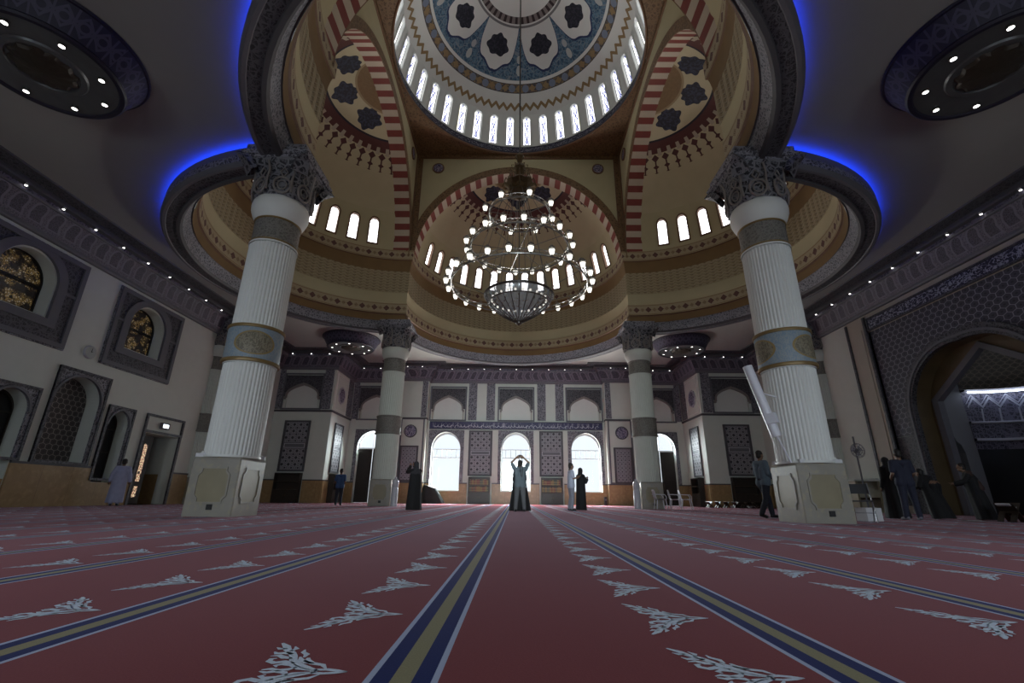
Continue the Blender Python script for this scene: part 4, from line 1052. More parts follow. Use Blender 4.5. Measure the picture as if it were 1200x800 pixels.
# cornice downlights
def downlight(label, loc, grp):
    t = thing('downlight', label, 'light', loc, 0, grp)
    b = MB(); b.lathe([(.055, 0), (.055, -.035), (.04, -.04)], 12); b.build('housing', M_grey, t); b = MB(); b.lathe([(.042, -.036), (.03, -.055), (.001, -.06)], 12); b.build('bulb', M_spot, t); return t
dl = None
def place_dl(label, loc, grp):
    global dl
    if dl is None: dl = downlight(label, loc, grp)
    else: dup(dl, loc, 0, label, grp)
ORD = ['nearest', 'second', 'third', 'fourth', 'fifth', 'sixth', 'seventh', 'eighth', 'ninth', 'tenth', 'eleventh', 'twelfth']
for s, nm in ((-1, 'left'), (1, 'right')):
    for k in range(9): place_dl('%s visible downlight along the %s wall cornice, counting from the camera' % (ORD[k], nm), (s * (XW - .66), 11.9 + 1.26 * k, 9.54), '%s cornice downlights' % nm)
    for k in range(3): place_dl('%s downlight on the cornice of the %s block, counting from its inner corner' % (ORD[k], nm), (s * (12.6 + 1.25 * k), YBL - .66, 9.54), 'block cornice downlights')
    for k in range(3): place_dl('%s downlight over the %s side door cornice, counting from the pier' % (ORD[k], nm), (s * (8.9 + 1.25 * k), YB - .66, 9.54), 'door cornice downlights')
    for k in range(2): place_dl('%s downlight on the cornice of the %s pier' % (('inner', 'outer')[k], nm), (s * (6.9 + 1.1 * k), 33.2 - .66, 9.54), 'pier cornice downlights')
for k in range(9): place_dl('%s downlight from the left on the cornice above the window band' % ORD[k].replace('nearest', 'first'), (-4.8 + 1.2 * k, YB - .66, 9.54), 'far wall cornice downlights')
for s, nm in ((-1, 'left'), (1, 'right')): place_dl('single downlight under the ring beside the near %s capital' % nm, (s * 7.5, Y1 + .35, 9.07), 'ring downlights')
b = MB(); b.lathe([(2.74, 4.66), (2.74, 4.72), (2.79, 4.72), (2.79, 4.66)], 40, (18.3, MC), 0, -pi / 2 + .03, pi / 2 - .03); tag(b.build('niche_light', M_nichelight), 'white glowing light strip along the moulding inside the prayer niche', 'light')
# blue cove strips lying on the ring
for d, nm in (('left', 'left round opening'), ('right', 'right round opening'), ('front', 'round opening nearest the camera')):
    b = MB(); a0 = R(DIRS[d]); cx, cy = lobe_c(d); l = lim(6.9) - .02; rng = (-l, l) if d == 'front' else ((-.15, l) if d == 'left' else (-l, .15))
    rows = [[(cx + r * cos(a0 + lerp(rng[0], rng[1], j / 60)), cy + r * sin(a0 + lerp(rng[0], rng[1], j / 60)), z) for j in range(61)] for r, z in ((6.88, 9.575), (6.88, 9.61), (6.96, 9.61), (6.96, 9.575))]
    b.grid(rows, 0, smooth=False); tag(b.build('cove_light', M_led), 'blue glowing cove strip on the ring of the %s' % nm, 'light', 'blue cove lights')

# chandelier
ch = thing('chandelier', 'great tiered brass chandelier with glowing glass lamps under the dome', 'chandelier', (.06, CY, 0))
b = MB(); b.tube([(0, 0, 27.3), (0, 0, 15.2)], .035, 8); b.build('rod', M_dkwood, ch)
b = MB(); b.lathe([(.02, 15.45), (.14, 15.4), (.2, 15.25), (.12, 15.1), (.08, 14.9), (.22, 14.75), (.3, 14.6), (.2, 14.45), (.15, 14.2), (.4, 13.95), (.62, 13.8), (.66, 13.72), (.45, 13.6), (.4, 13.4), (.5, 13.25), (.3, 13.1), (.1, 13.0), (.02, 12.95)], 32, rfun=lambda r, z, a: r * (1 + .08 * cos(8 * a)))
crown = b.build('crown', M_brass, ch)
b = MB()
for k in range(12):
    a = 2 * pi * k / 12; u = Vector((cos(a), sin(a), 0)); Z = lambda z: Vector((0, 0, z))
    b.tube([u * .3 + Z(13.5), u * .62 + Z(13.45), u * .78 + Z(13.62), u * .7 + Z(13.85), u * .58 + Z(13.75)], .022, 6); b.tube([u * .15 + Z(14.4), u * .38 + Z(14.45), u * .42 + Z(14.65), u * .3 + Z(14.7)], .018, 6); b.tube([u * .5 + Z(13.9), u * .52 + Z(14.15), u * .4 + Z(14.35)], .018, 6)
b.build('crown_scroll', M_brass, crown)
TIERS = [(3.0, 8.83, 24, 7.5), (2.27, 10.58, 18, 14), (1.53, 12.28, 8, 15)]
def lamp(x, y, z, a):
    b = MB(); b.lathe([(.02, .20), (.06, .19), (.085, .13), (.125, .11), (.13, .085), (.10, .07), (.115, .0)], 14); b.tube([(.0, 0, .2), (-.1, 0, .26), (-.22, 0, .12), (-.20, 0, -.12)], .014, 6); b.lathe([(.045, -.2), (.03, -.235), (.002, -.27)], 10)
    o = b.build('lamp', M_steel, ch, (x, y, z), (0, 0, a)); g = MB(); g.lathe([(.105, .05), (.108, .01), (.09, -.1), (.055, -.18), (.02, -.195)], 14); g.build('glass_shade', M_bulb, o); return o
lp = None
for rr, z, n, ph in TIERS:
    b = MB(); R2 = rr - .2
    b.tube([(R2 * cos(2 * pi * k / 64), R2 * sin(2 * pi * k / 64), z - .14) for k in range(64)], .035, 8, close=True); b.tube([(R2 * cos(2 * pi * k / 64), R2 * sin(2 * pi * k / 64), z + .05) for k in range(64)], .016, 6, close=True)
    for k in range(n * 2):
        a = pi * k / n; u = Vector((cos(a), sin(a), 0)); v = Vector((cos(a + pi / n), sin(a + pi / n), 0)); b.tube([u * R2 + Vector((0, 0, z - .14)), (u + v) / 2 * R2 + Vector((0, 0, z + .05)), v * R2 + Vector((0, 0, z - .14))], .011, 5)
    b.build('tier_ring', M_steel, ch)
    for k in range(n):
        a = R(ph) + 2 * pi * k / n; x, y = rr * cos(a), rr * sin(a)
        if lp is None: lp = lamp(x, y, z, a); lps = [o for o in bpy.data.objects if o.parent == lp]
        else:
            o = lp.copy(); COL.objects.link(o); o.location = (x, y, z); o.rotation_euler = (0, 0, a)
            for g in lps: h = g.copy(); COL.objects.link(h); h.parent = o
b = MB(); Z = lambda z: Vector((0, 0, z))
for k in range(8):
    a = 2 * pi * k / 8 + .2; u = Vector((cos(a), sin(a), 0))
    b.tube([u * .5 + Z(13.3), u * .9 + Z(12.5), u * 1.33 + Z(12.16)], .013, 5); b.tube([u * 1.33 + Z(12.14), u * 1.7 + Z(11.1), u * 2.07 + Z(10.46)], .013, 5); b.tube([u * 2.07 + Z(10.44), u * 2.5 + Z(9.4), u * 2.8 + Z(8.7)], .013, 5)
    b.tube([u * .35 + Z(13.1), u * .9 + Z(10.5), u * 1.3 + Z(8.3)], .013, 5); b.tube([u * 1.33 + Z(8.2), u * 2.0 + Z(8.45), u * 2.8 + Z(8.69)], .016, 5); b.tube([u * .3 + Z(12.1), u * 1.33 + Z(12.14)], .016, 5); b.tube([u * .1 + Z(10.4), u * 2.07 + Z(10.44)], .018, 5)
b.tube([(0, 0, 13), (0, 0, 8.3)], .03, 8)
b.build('chain', M_steel, ch)
b = MB(); nb = 24; prof = [(1.36, 8.28), (1.34, 8.14), (1.22, 7.95), (1.0, 7.72), (.72, 7.5), (.45, 7.32), (.2, 7.17), (.06, 7.1)]
b.lathe(prof, 96, rfun=lambda r, z, a: r * (1 + .03 * abs(cos(a * nb / 2)))); bowl = b.build('bowl', M_bowl, ch)
b = MB(); b.tube([(1.4 * cos(2 * pi * k / 64), 1.4 * sin(2 * pi * k / 64), 8.28) for k in range(64)], .05, 8, close=True); b.tube([(1.22 * cos(2 * pi * k / 64), 1.22 * sin(2 * pi * k / 64), 7.94) for k in range(64)], .03, 6, close=True)
for k in range(nb): a = 2 * pi * k / nb; b.tube([(r * cos(a) * 1.01, r * sin(a) * 1.01, z - .01) for r, z in prof], .018, 5)
b.lathe([(.14, 7.14), (.12, 7.06), (.05, 7.02), (.01, 6.98)], 16); b.build('bowl_rib', M_dkwood, bowl)
for k in range(nb):
    a = 2 * pi * (k + .5) / nb; b = MB(); b.ell((1.13 * cos(a), 1.13 * sin(a), 8.08), (.05, .05, .05), 6); b.build('bulb', M_bulb, ch)
# ------------------------------------------------------------------ people
SKIN = plain('skin', (.20, .115, .075), .6, var=.06); HAIR = plain('dark_hair', (.012, .010, .009), .6, var=.3, scale=40)
def cloth(n, c): return plain(n, c, .85, var=.15, scale=6)
DG = bpy.context.evaluated_depsgraph_get
def remesh(b, name, mats, parent, vox=.011, smooth=4):
    o = b.build(name, mats, parent)
    md = o.modifiers.new('r', 'REMESH'); md.mode = 'VOXEL'; md.voxel_size = vox; md.use_smooth_shade = True
    if smooth: s_ = o.modifiers.new('s', 'SMOOTH'); s_.iterations = smooth; s_.factor = .5
    bpy.context.view_layer.update(); dg = DG(); me = bpy.data.meshes.new_from_object(o.evaluated_get(dg)); o.modifiers.clear(); old = o.data; o.data = me; bpy.data.meshes.remove(old)
    if not me.materials:
        for m in (mats if isinstance(mats, (list, tuple)) else [mats]): me.materials.append(m)
    me.shade_smooth(); return o
BASE = dict(head=(0, .02, 1.61), neck=(0, 0, 1.45), chest=(0, .0, 1.28), waist=(0, 0, 1.06), pel=(0, 0, .95),
            shL=(-.185, 0, 1.40), shR=(.185, 0, 1.40), elL=(-.24, -.03, 1.12), elR=(.24, -.03, 1.12), wrL=(-.24, .06, .88), wrR=(.24, .06, .88),
            hdL=(-.23, .10, .79), hdR=(.23, .10, .79), hiL=(-.09, 0, .92), hiR=(.09, 0, .92), knL=(-.10, .02, .50), knR=(.10, .02, .50), anL=(-.10, -.02, .09), anR=(.10, -.02, .09), toL=(-.12, .14, .035), toR=(.12, .14, .035))
def V3(p): return Vector(p)
def hand(b, wr, hd, flip, curl=.5):
    wr, hd = V3(wr), V3(hd); d = (hd - wr).normalized(); side = d.cross(Vector((0, 1, 0)) if abs(d.y) < .8 else Vector((0, 0, 1))).normalized() * flip; nrm = d.cross(side).normalized()
    palm = wr + d * .085
    for q in (-.028, 0, .028): b.cap(wr + side * q * .6, .020, palm + side * q, .017, 8)
    for i, (q, L) in enumerate(((-.030, .062), (-.010, .072), (.010, .068), (.030, .052))):
        p0 = palm + side * q; p1 = p0 + d * L * .5 + nrm * L * .12 * curl; p2 = p1 + d * L * .4 * (1 - curl * .5) + nrm * L * .5 * curl; b.cap(p0, .0105, p1, .0095, 6); b.cap(p1, .0095, p2, .008, 6)
    t0 = wr + d * .03 - side * .025; t1 = t0 - side * .03 + d * .03; b.cap(t0, .014, t1, .011, 6); b.cap(t1, .011, t1 + d * .03 + nrm * .01, .009, 6)
def person(label, loc, rz, pose, h=1.75, top=None, bottom=None, robe=None, hair=True, scarf=None, sleeve='short', belly=0.0, shoe=None, female=False):
    J = dict(BASE); J.update(pose); J = {k: V3(v) for k, v in J.items() if isinstance(v, tuple)}
    root = thing('person', label, 'person', loc, rz); root.scale = (h / 1.75,) * 3
    hd, nk = J['head'], J['neck']; f = V3(pose.get('face', (0, 1, 0))).normalized(); sx = f.cross(Vector((0, 0, 1))).normalized()
    b = MB(); rot = Matrix((sx, f, Vector((0, 0, 1)))).transposed()
    b.ell(hd + Vector((0, 0, .03)), (.076, .094, .105), 14, rot=rot); b.ell(hd + f * .022 + Vector((0, 0, -.045)), (.058, .068, .075), 12, rot=rot)      # skull, jaw
    b.cap(hd + f * .088 + Vector((0, 0, .02)), .010, hd + f * .108 + Vector((0, 0, -.018)), .015, 8)                                     # nose
    b.cap(hd + f * .085 - sx * .022 + Vector((0, 0, -.058)), .008, hd + f * .085 + sx * .022 + Vector((0, 0, -.058)), .008, 6)           # mouth
    for s in (-1, 1): b.ell(hd + sx * s * .078 + Vector((0, 0, -.005)), (.012, .022, .033), 8, rot=rot); b.cap(hd + f * .082 + sx * s * .018 + Vector((0, 0, .042)), .010, hd + f * .074 + sx * s * .046 + Vector((0, 0, .042)), .009, 6)
    b.cap(nk + Vector((0, 0, -.06)), .062, hd + Vector((0, 0, -.03)), .052, 10)
    sh = (J['shL'] + J['shR']) / 2; ch_, wa, pe = J['chest'], J['waist'], J['pel']; k = .9 if female else 1
    for s, S_ in ((-1, 'L'), (1, 'R')):
        b.cap(J['sh' + S_] * .72 + sh * .28 + Vector((0, 0, -.03)), .07 * k, lerp(ch_, J['sh' + S_], .45) + Vector((0, 0, -.12)), .10 * k, 10)
        b.cap(lerp(ch_, J['sh' + S_], .45) + Vector((0, 0, -.10)), .10 * k, wa + Vector((s * .07, 0, 0)), .095 * k, 10); b.cap(wa + Vector((s * .06, belly, 0)), .095, J['hi' + S_] + Vector((0, 0, .03)), .105, 10)
        b.cap(sh + Vector((0, 0, .0)), .05, J['sh' + S_], .055, 8)
        b.cap(J['sh' + S_], .052, J['el' + S_], .040, 10); b.cap(J['el' + S_], .040, J['wr' + S_], .027, 10); hand(b, J['wr' + S_], J['hd' + S_], s, pose.get('curl', .5))
        b.cap(J['hi' + S_], .092, J['kn' + S_], .058, 10); b.cap(J['kn' + S_], .056, J['an' + S_], .038, 10); b.cap(J['an' + S_] + Vector((0, 0, -.02)), .038, J['to' + S_], .032, 8)
    remesh(b, 'body', SKIN, root, .0075, 3)
    if hair:
        b = MB(); b.ell(hd - f * .014 + Vector((0, 0, .048)), (.085, .098, .098), 12, rot=rot); b.ell(hd - f * .04 + Vector((0, 0, .0)), (.078, .068, .09), 12, rot=rot); remesh(b, 'hair', HAIR, root, .011, 2)
    if scarf:
        b = MB(); b.ell(hd - f * .02 + Vector((0, 0, .035)), (.098, .105, .115), 12, rot=rot); b.cap(hd - f * .035 + Vector((0, 0, -.03)), .095, nk - f * .02, .105, 12)
        for s in (-1, 1): b.cap(nk + Vector((s * .05, 0, 0)), .085, J['sh' + 'LR'[s > 0]] * .8 + nk * .2 + Vector((0, .0, -.08)), .09, 10); b.cap(nk - f * .05, .09, J['chest'] - f * .07 + Vector((s * .06, 0, .02)), .10, 10); b.cap(nk + f * .04 + Vector((0, 0, -.06)), .07, J['chest'] + f * .07 + Vector((s * .04, 0, .08)), .07, 10)
        remesh(b, 'headscarf', scarf, root, .011, 4)
    if top:
        b = MB(); e = .022
        b.cap(nk + Vector((0, -.005, -.05)), .066, sh, .07, 10)
        for s, S_ in ((-1, 'L'), (1, 'R')):
            b.cap(sh, .06 + e, J['sh' + S_], .058 + e, 10); b.cap(J['sh' + S_] * .72 + sh * .28 + Vector((0, 0, -.03)), .07 + e, lerp(ch_, J['sh' + S_], .45) + Vector((0, 0, -.12)), .10 + e, 10)
            b.cap(lerp(ch_, J['sh' + S_], .45) + Vector((0, 0, -.10)), .10 + e, wa + Vector((s * .075, 0, 0)), .10 + e, 10); b.cap(wa + Vector((s * .065, belly, 0)), .10 + e, J['hi' + S_] + Vector((s * .0, 0, -.03)), .112 + e, 10)
            en = J['el' + S_] if sleeve == 'long' else lerp(J['sh' + S_], J['el' + S_], .75); b.cap(J['sh' + S_], .058 + e, en, .050 + e * .8, 10)
            if sleeve == 'long': b.cap(J['el' + S_], .046 + e * .8, lerp(J['el' + S_], J['wr' + S_], .93), .034 + e * .5, 10)
        remesh(b, 'shirt', top, root, .012, 4)
    if bottom:
        b = MB()
        for s, S_ in ((-1, 'L'), (1, 'R')):
            b.cap(J['waist'] * .3 + J['hi' + S_] * .7, .112, J['hi' + S_], .118, 10); b.cap(J['hi' + S_], .115, J['kn' + S_], .082, 10); b.cap(J['kn' + S_], .08, J['an' + S_] + Vector((0, 0, .0)), .066, 10)
        remesh(b, 'trousers', bottom, root, .012, 4)
    if robe:
        m_, hem, wide = robe; b = MB(); rnd = random.Random(int(loc[0] * 10)); rows = []; ph = rnd.random() * 6
        for i in range(17):
            t = i / 16; z = lerp(sh.z + .03, hem, t); wx = lerp(.215, wide, t ** 1.1) if t > .10 else lerp(.12, .215, t / .10); wy = lerp(.165, wide * .8, t ** 1.1) if t > .10 else lerp(.10, .165, t / .10)
            c = lerp(sh, (J['anL'] + J['anR']) / 2, t); rows.append([(c.x + wx * cos(a) * (1 + .05 * t * sin(7 * a + ph) + .03 * t * sin(12 * a)), c.y + belly * (1 - abs(t - .4)) + wy * sin(a) * (1 + .05 * t * sin(7 * a + ph)), z) for a in [2 * pi * j / 40 for j in range(40)]])
        b.grid(rows, 0, None, close=True); b.poly(rows[0]); b.poly(rows[-1])
        for S_ in 'LR': b.cap(sh, .09, J['sh' + S_], .078, 10); b.cap(J['sh' + S_], .078, J['el' + S_], .075, 10); b.cap(J['el' + S_], .072, lerp(J['el' + S_], J['wr' + S_], .92), .062, 10)
        remesh(b, 'robe', m_, root, .012, 3)
    if shoe:
        for S_ in 'LR':
            b = MB(); a, t = J['an' + S_], J['to' + S_]; d = (t - a); d.z = 0; d.normalize(); hz = a.z - .045
            b.cap(a + Vector((0, 0, -.035)) - d * .03, .045, V3((t.x, t.y, max(t.z, .036))) - d * .02, .040, 10); b.cap(a + Vector((0, 0, -.02)), .048, a + Vector((0, 0, .0)), .046, 8); remesh(b, 'shoe', shoe, root, .009, 2)
    return root
NAVYC = cloth('navy_cloth', (.022, .026, .05)); DENIM = cloth('dark_denim', (.018, .022, .035)); BLACKC = cloth('black_cloth', (.010, .010, .012)); SLATE = cloth('slate_shirt', (.10, .14, .18)); BLUE = cloth('blue_shirt', (.035, .08, .19)); THOBE = cloth('pale_thobe', (.34, .36, .52)); WHITEC = cloth('pale_shirt', (.42, .46, .58)); GREYT = cloth('grey_trousers', (.12, .125, .135)); GREYB = cloth('blue_grey_tee', (.13, .165, .19)); LGREY = cloth('light_grey_trousers', (.26, .28, .34)); RUST = cloth('brown_top', (.055, .030, .026)); SHOE = plain('dark_shoe', (.012, .011, .011), .5)
STEP = dict(knL=(-.10, .16, .50), anL=(-.10, .22, .09), toL=(-.11, .38, .04), knR=(.10, -.06, .49), anR=(.10, -.26, .12), toR=(.11, -.12, .036))
# (local +y is where the person faces)
person('man in slate shirt and dark jeans walking past the right column', (6.75, 13.2, 0), R(-78), dict(STEP, elL=(-.22, .0, 1.13), elR=(.22, .02, 1.13), wrL=(-.17, .20, 1.0), wrR=(.17, .20, 1.0), hdL=(-.12, .25, .95), hdR=(.12, .25, .95)), 1.77, SLATE, DENIM, belly=.05, sleeve='long', shoe=SHOE)
person('man in a long pale thobe seen from behind by the left doorway', (-15.1, 18.2, 0), R(35), dict(elL=(-.27, -.02, 1.14), wrL=(-.30, .02, .90), elR=(.27, -.02, 1.14), wrR=(.31, .04, .90), hdL=(-.31, .05, .81), hdR=(.32, .08, .81)), 1.72, None, THOBE, (THOBE, .12, .27), shoe=SHOE)
person('man in a blue shirt and dark trousers seen from behind at the far left', (-8.75, 23.9, 0), R(8), dict(wrL=(-.20, .16, .98), hdL=(-.15, .2, .93), wrR=(.18, .16, .98), hdR=(.13, .2, .93), anR=(.14, -.08, .09), toR=(.16, .08, .035)), 1.74, BLUE, DENIM, shoe=SHOE)
PHONE = dict(elL=(-.24, .20, 1.36), wrL=(-.08, .30, 1.58), hdL=(-.05, .32, 1.66), elR=(.24, .20, 1.36), wrR=(.08, .30, 1.58), hdR=(.05, .32, 1.66), curl=.9)
person('woman in a black abaya raising a phone, standing alone left of the middle window', (-3.5, 16.6, 0), R(40), dict(PHONE), 1.62, None, None, (BLACKC, .02, .30), hair=False, scarf=cloth('grey_scarf', (.03, .03, .036)), female=True)
UPARM = dict(elL=(-.31, .06, 1.66), wrL=(-.13, .10, 1.84), hdL=(-.04, .12, 1.87), elR=(.31, .06, 1.66), wrR=(.13, .10, 1.84), hdR=(.04, .12, 1.87), shL=(-.19, 0, 1.43), shR=(.19, 0, 1.43), curl=.9)
person('man in a blue-grey tee with both arms raised to take a photograph', (.13, 16.6, 0), R(0), dict(UPARM, anL=(-.15, 0, .09), anR=(.15, 0, .09), toL=(-.18, .14, .035), toR=(.18, .14, .035), knL=(-.12, .02, .5), knR=(.12, .02, .5)), 1.70, GREYB, GREYT, shoe=SHOE)
b = MB(); b.box((-.06, -.03, -.045), (.06, .03, .045)); b.lathe([(.035, -.03), (.038, .03)], 16)
cam_o = tag(b.build('camera', M_black, None, (.13, 16.74, 1.84)), 'small black camera held up by the man with raised arms', 'camera')
b = MB(); b.tube([(-.05, .0, -.02), (-.03, -.28, -.16), (.0, -.34, -.42), (.04, -.345, -.7), (.07, -.345, -.72), (.085, -.33, -.5), (.08, -.26, -.2), (.05, 0, -.02)], .009, 6); b.build('strap', M_black, cam_o)
person('woman in a wide black abaya standing close behind the photographing man', (.12, 17.1, 0), R(0), dict(elL=(-.22, .05, 1.16), wrL=(-.12, .2, 1.1), hdL=(-.05, .22, 1.1), elR=(.22, .05, 1.16), wrR=(.12, .2, 1.1), hdR=(.05, .22, 1.1)), 1.60, None, None, (BLACKC, .02, .42), hair=False, scarf=BLACKC, female=True)
person('man in a pale shirt and light grey trousers before the right window', (2.12, 18.6, 0), R(-82), dict(elL=(-.22, .05, 1.16), elR=(.22, .05, 1.16), wrL=(-.17, .26, 1.2), wrR=(.17, .26, 1.2), hdL=(-.14, .34, 1.26), hdR=(.14, .34, 1.26), anL=(-.12, -.06, .09), toL=(-.14, .1, .035)), 1.76, WHITEC, LGREY, shoe=SHOE)
person('woman in black abaya with hands raised beside the man in the pale shirt', (2.55, 19.0, 0), R(-60), dict(elL=(-.2, .12, 1.15), elR=(.2, .12, 1.15), wrL=(-.08, .3, 1.26), wrR=(.08, .3, 1.26), hdL=(-.05, .34, 1.34), hdR=(.05, .34, 1.34)), 1.60, None, None, (BLACKC, .02, .26), hair=False, scarf=BLACKC, female=True)
person('man in dark navy clothes standing with his back turned near the prayer niche', (10.25, 12.75, 0), R(-12), dict(anL=(-.14, 0, .09), toL=(-.18, .14, .035), anR=(.17, .04, .09), knR=(.14, .03, .5), toR=(.2, .18, .035), wrL=(-.2, .18, 1.02), hdL=(-.15, .24, 1.0), wrR=(.2, .16, 1.0), hdR=(.16, .22, .96)), 1.80, NAVYC, NAVYC, shoe=cloth('pale_sock', (.2, .2, .24)))
person('woman in black abaya half hidden beside the man in navy', (10.6, 13.7, 0), R(10), dict(), 1.66, None, None, (BLACKC, .02, .34), hair=False, scarf=BLACKC, female=True)
person('person in black bending forward between the man in navy and the niche', (11.75, 13.6, 0), R(25), dict(head=(.0, .30, 1.28), neck=(0, .20, 1.20), chest=(0, .14, 1.08), waist=(0, .02, .98), shL=(-.18, .2, 1.16), shR=(.18, .2, 1.16), elL=(-.24, .28, .92), elR=(.24, .28, .92), wrL=(-.16, .46, .86), wrR=(.16, .46, .86), hdL=(-.13, .52, .84), hdR=(.13, .52, .84), face=(0, .9, 0)), 1.68, None, BLACKC, (BLACKC, .03, .32), hair=True, female=True)
person('person in a brown top and black skirt leaning towards the niche', (12.65, 13.3, 0), R(60), dict(head=(0, .24, 1.48), neck=(0, .16, 1.36), chest=(0, .10, 1.2), waist=(0, .03, 1.02), shL=(-.17, .14, 1.31), shR=(.17, .14, 1.31), elL=(-.24, .30, 1.08), wrL=(-.2, .52, 1.02), hdL=(-.19, .6, 1.02), elR=(.22, .2, 1.06), wrR=(.2, .42, 1.0), hdR=(.18, .5, 1.0)), 1.62, RUST, None, (BLACKC, .02, .30), hair=True, sleeve='long', female=True)

# ------------------------------------------------------------------ furniture and small things
def chair(label, loc, rz, grp):
    t = thing('plastic_chair', label, 'chair', loc, rz, grp); b = MB()
    rows = [[(x, y, .44 + .02 * ((x / .22) ** 2) + (.015 if y > .17 else 0)) for x in (-.23, -.15, 0, .15, .23)] for y in (-.2, -.1, .0, .1, .2, .23)]
    b.grid(rows); b.grid([[(p[0], p[1], p[2] - .025) for p in r] for r in rows]); b.build('seat', M_plastic, t)
    b = MB()
    o = arch(0, .22, .46, .74, .84, 8); b.slab(o, [arch(q, .022, .54, .68, .74, 5) for q in (-.14, -.07, 0, .07, .14)], lambda a, z, d: (a, -.22 - (z - .44) * .22 + d, z), -.012, .012); b.build('backrest', M_plastic, t)
    for s in (-1, 1):
        b = MB(); b.tube([(s * .23, -.30, .66), (s * .27, -.15, .66), (s * .27, .15, .65), (s * .25, .22, .55), (s * .24, .22, .44)], .017, 6); b.build('armrest', M_plastic, t)
        for y in (-1, 1): b = MB(); b.tube([(s * .21, y * .19, .44), (s * .25, y * .25, .0)], [.024, .017], 8); b.build('leg', M_plastic, t)
    return t
pc = chair('white plastic chair alone, nearest the far right column', (6.75, 22.75, 0), R(-90), 'white plastic chairs')
dup(pc, (7.5, 22.9, 0), R(-100), 'middle one of the three white plastic chairs, right of the single one')
dup(pc, (8.15, 23.3, 0), R(-100), 'rearmost white plastic chair, close to the dark side door')
def rehal(label, loc, rz, grp, book=True, sc_=1.0):
    t = thing('book_stand', label, 'book stand', loc, rz, grp)
    for s in (-1, 1):
        b = MB(); th = .012
        P = [(s * .17, 0), (s * -.13, .34)]
        d = Vector((P[1][0] - P[0][0], P[1][1] - P[0][1])).normalized(); n = Vector((-d.y, d.x)) * th
        for y0, y1, t0, t1 in ((-.14, -.05, 0, 1), (.05, .14, 0, 1), (-.05, .05, .45, 1)):
            a, c = Vector(P[0]).lerp(Vector(P[1]), t0), Vector(P[0]).lerp(Vector(P[1]), t1)
            q = [a + n, c + n, c - n, a - n]; q = [(p.x, max(p.y, 0)) for p in q]
            b.grid([[(x, y, z) for x, z in q] for y in (y0, y1)], 0, None, close=True, smooth=False); b.poly([(x, y0, z) for x, z in q]); b.poly([(x, y1, z) for x, z in q])
        b.build('leaf', M_dkwood, t)
    t.scale = (sc_,) * 3
    return t
def open_book(label, loc, rz, grp=None, sc_=1.0):
    b = MB()
    for s in (-1, 1):
        rows = [[(s * x, y, .0 + x * .75 + .02 * sin(pi * x / .2)) for x in (0, .05, .1, .15, .2)] for y in (-.14, .14)]; b.grid(rows, 0); b.grid([[(p[0], p[1], p[2] + .025) for p in r] for r in rows], 0)
        b.grid([[rows[0][-1], rows[1][-1]], [(p[0], p[1], p[2] + .025) for p in (rows[0][-1], rows[1][-1])]], 0); b.grid([[p for p in rows[0]], [(p[0], p[1], p[2] + .025) for p in rows[0]]], 0)
    o = tag(b.build('open_book', M_paper, None, loc, (0, 0, rz)), label, 'book', grp); o.scale = (sc_,) * 3; return o
rh = None
for k in range(7):
    loc = (11.35 + .5 * k, 28.6 + (.25 if k > 4 else 0), 0); lab = '%s dark wooden book stand from the left in the row before the right block' % ORD[k].replace('nearest', 'first')
    if rh is None: rh = rehal(lab, loc, R(15), 'low wooden book stands in a row')
    else: dup(rh, loc, R(15 + 7 * (k % 3)), lab)
    if k in (2, 4, 5, 6): open_book('pale sheet of paper folded on the floor by the %s book stand of the row' % ORD[k], (loc[0] + .1, loc[1] - .5, .002), R(30 * k), 'papers by the book stands', .7)
dup(rh, (12.3, 12.3, 0), R(20), 'larger wooden book stand with an open book near the niche', 'low wooden book stands near the niche', (1.3,) * 3)
open_book('open pale book resting on the stand near the prayer niche', (12.3, 12.3, .26), R(20))
dup(rh, (13.3, 12.3, 0), R(-20), 'wooden book stand at the far right edge of the view', 'low wooden book stands near the niche', (1.3,) * 3)
open_book('open pale book on the stand at the far right edge', (13.3, 12.3, .26), R(-20))
def flat_paper(label, loc, rz):
    b = MB(); rows = [[(x, y, .006 + .02 * abs(sin(9 * x + 5 * y))) for x in (-.2, -.1, 0, .1, .2)] for y in (-.13, 0, .13)]; b.grid(rows); b.grid([[(p[0], p[1], 0.001) for p in r] for r in rows]); return tag(b.build('folded_paper', M_paper, None, loc, (0, 0, rz)), label, 'paper', 'papers on the carpet')
flat_paper('pale crumpled paper on the carpet beside the open book stand', (11.4, 12.4, .001), .4); flat_paper('pale crumpled paper on the carpet between the two stands at the right', (12.85, 12.2, .001), 1.2)
# folding chair and carton behind the right pedestal
t = thing('folding_chair', 'grey metal folding chair standing right of the near right column', 'chair', (8.0, 11.35, 0), R(150)); 
for s in (-1, 1):
    b = MB(); b.tube([(s * .21, .22, 0), (s * .21, -.05, .46), (s * .20, -.22, .86)], .012, 8); b.build('frame_leg', M_tube, t)
    b = MB(); b.tube([(s * .19, -.24, 0), (s * .19, .18, .45)], .012, 8); b.build('rear_leg', M_tube, t)
b = MB(); b.box((-.2, -.19, .44), (.2, .2, .47)); b.build('seat', M_dkpad, t)
b = MB(); rows = [[(x, -.17 - (z - .6) * .18 - .03 * (1 - (x / .2) ** 2), z) for x in (-.2, -.1, 0, .1, .2)] for z in (.62, .72, .84)]; b.grid(rows); b.grid([[(p[0], p[1] - .02, p[2]) for p in r] for r in rows]); b.build('backrest', M_dkpad, t)
b = MB(); b.tube([(-.2, .2, .2), (.2, .2, .2)], .009, 6); b.build('stretcher', M_tube, t)
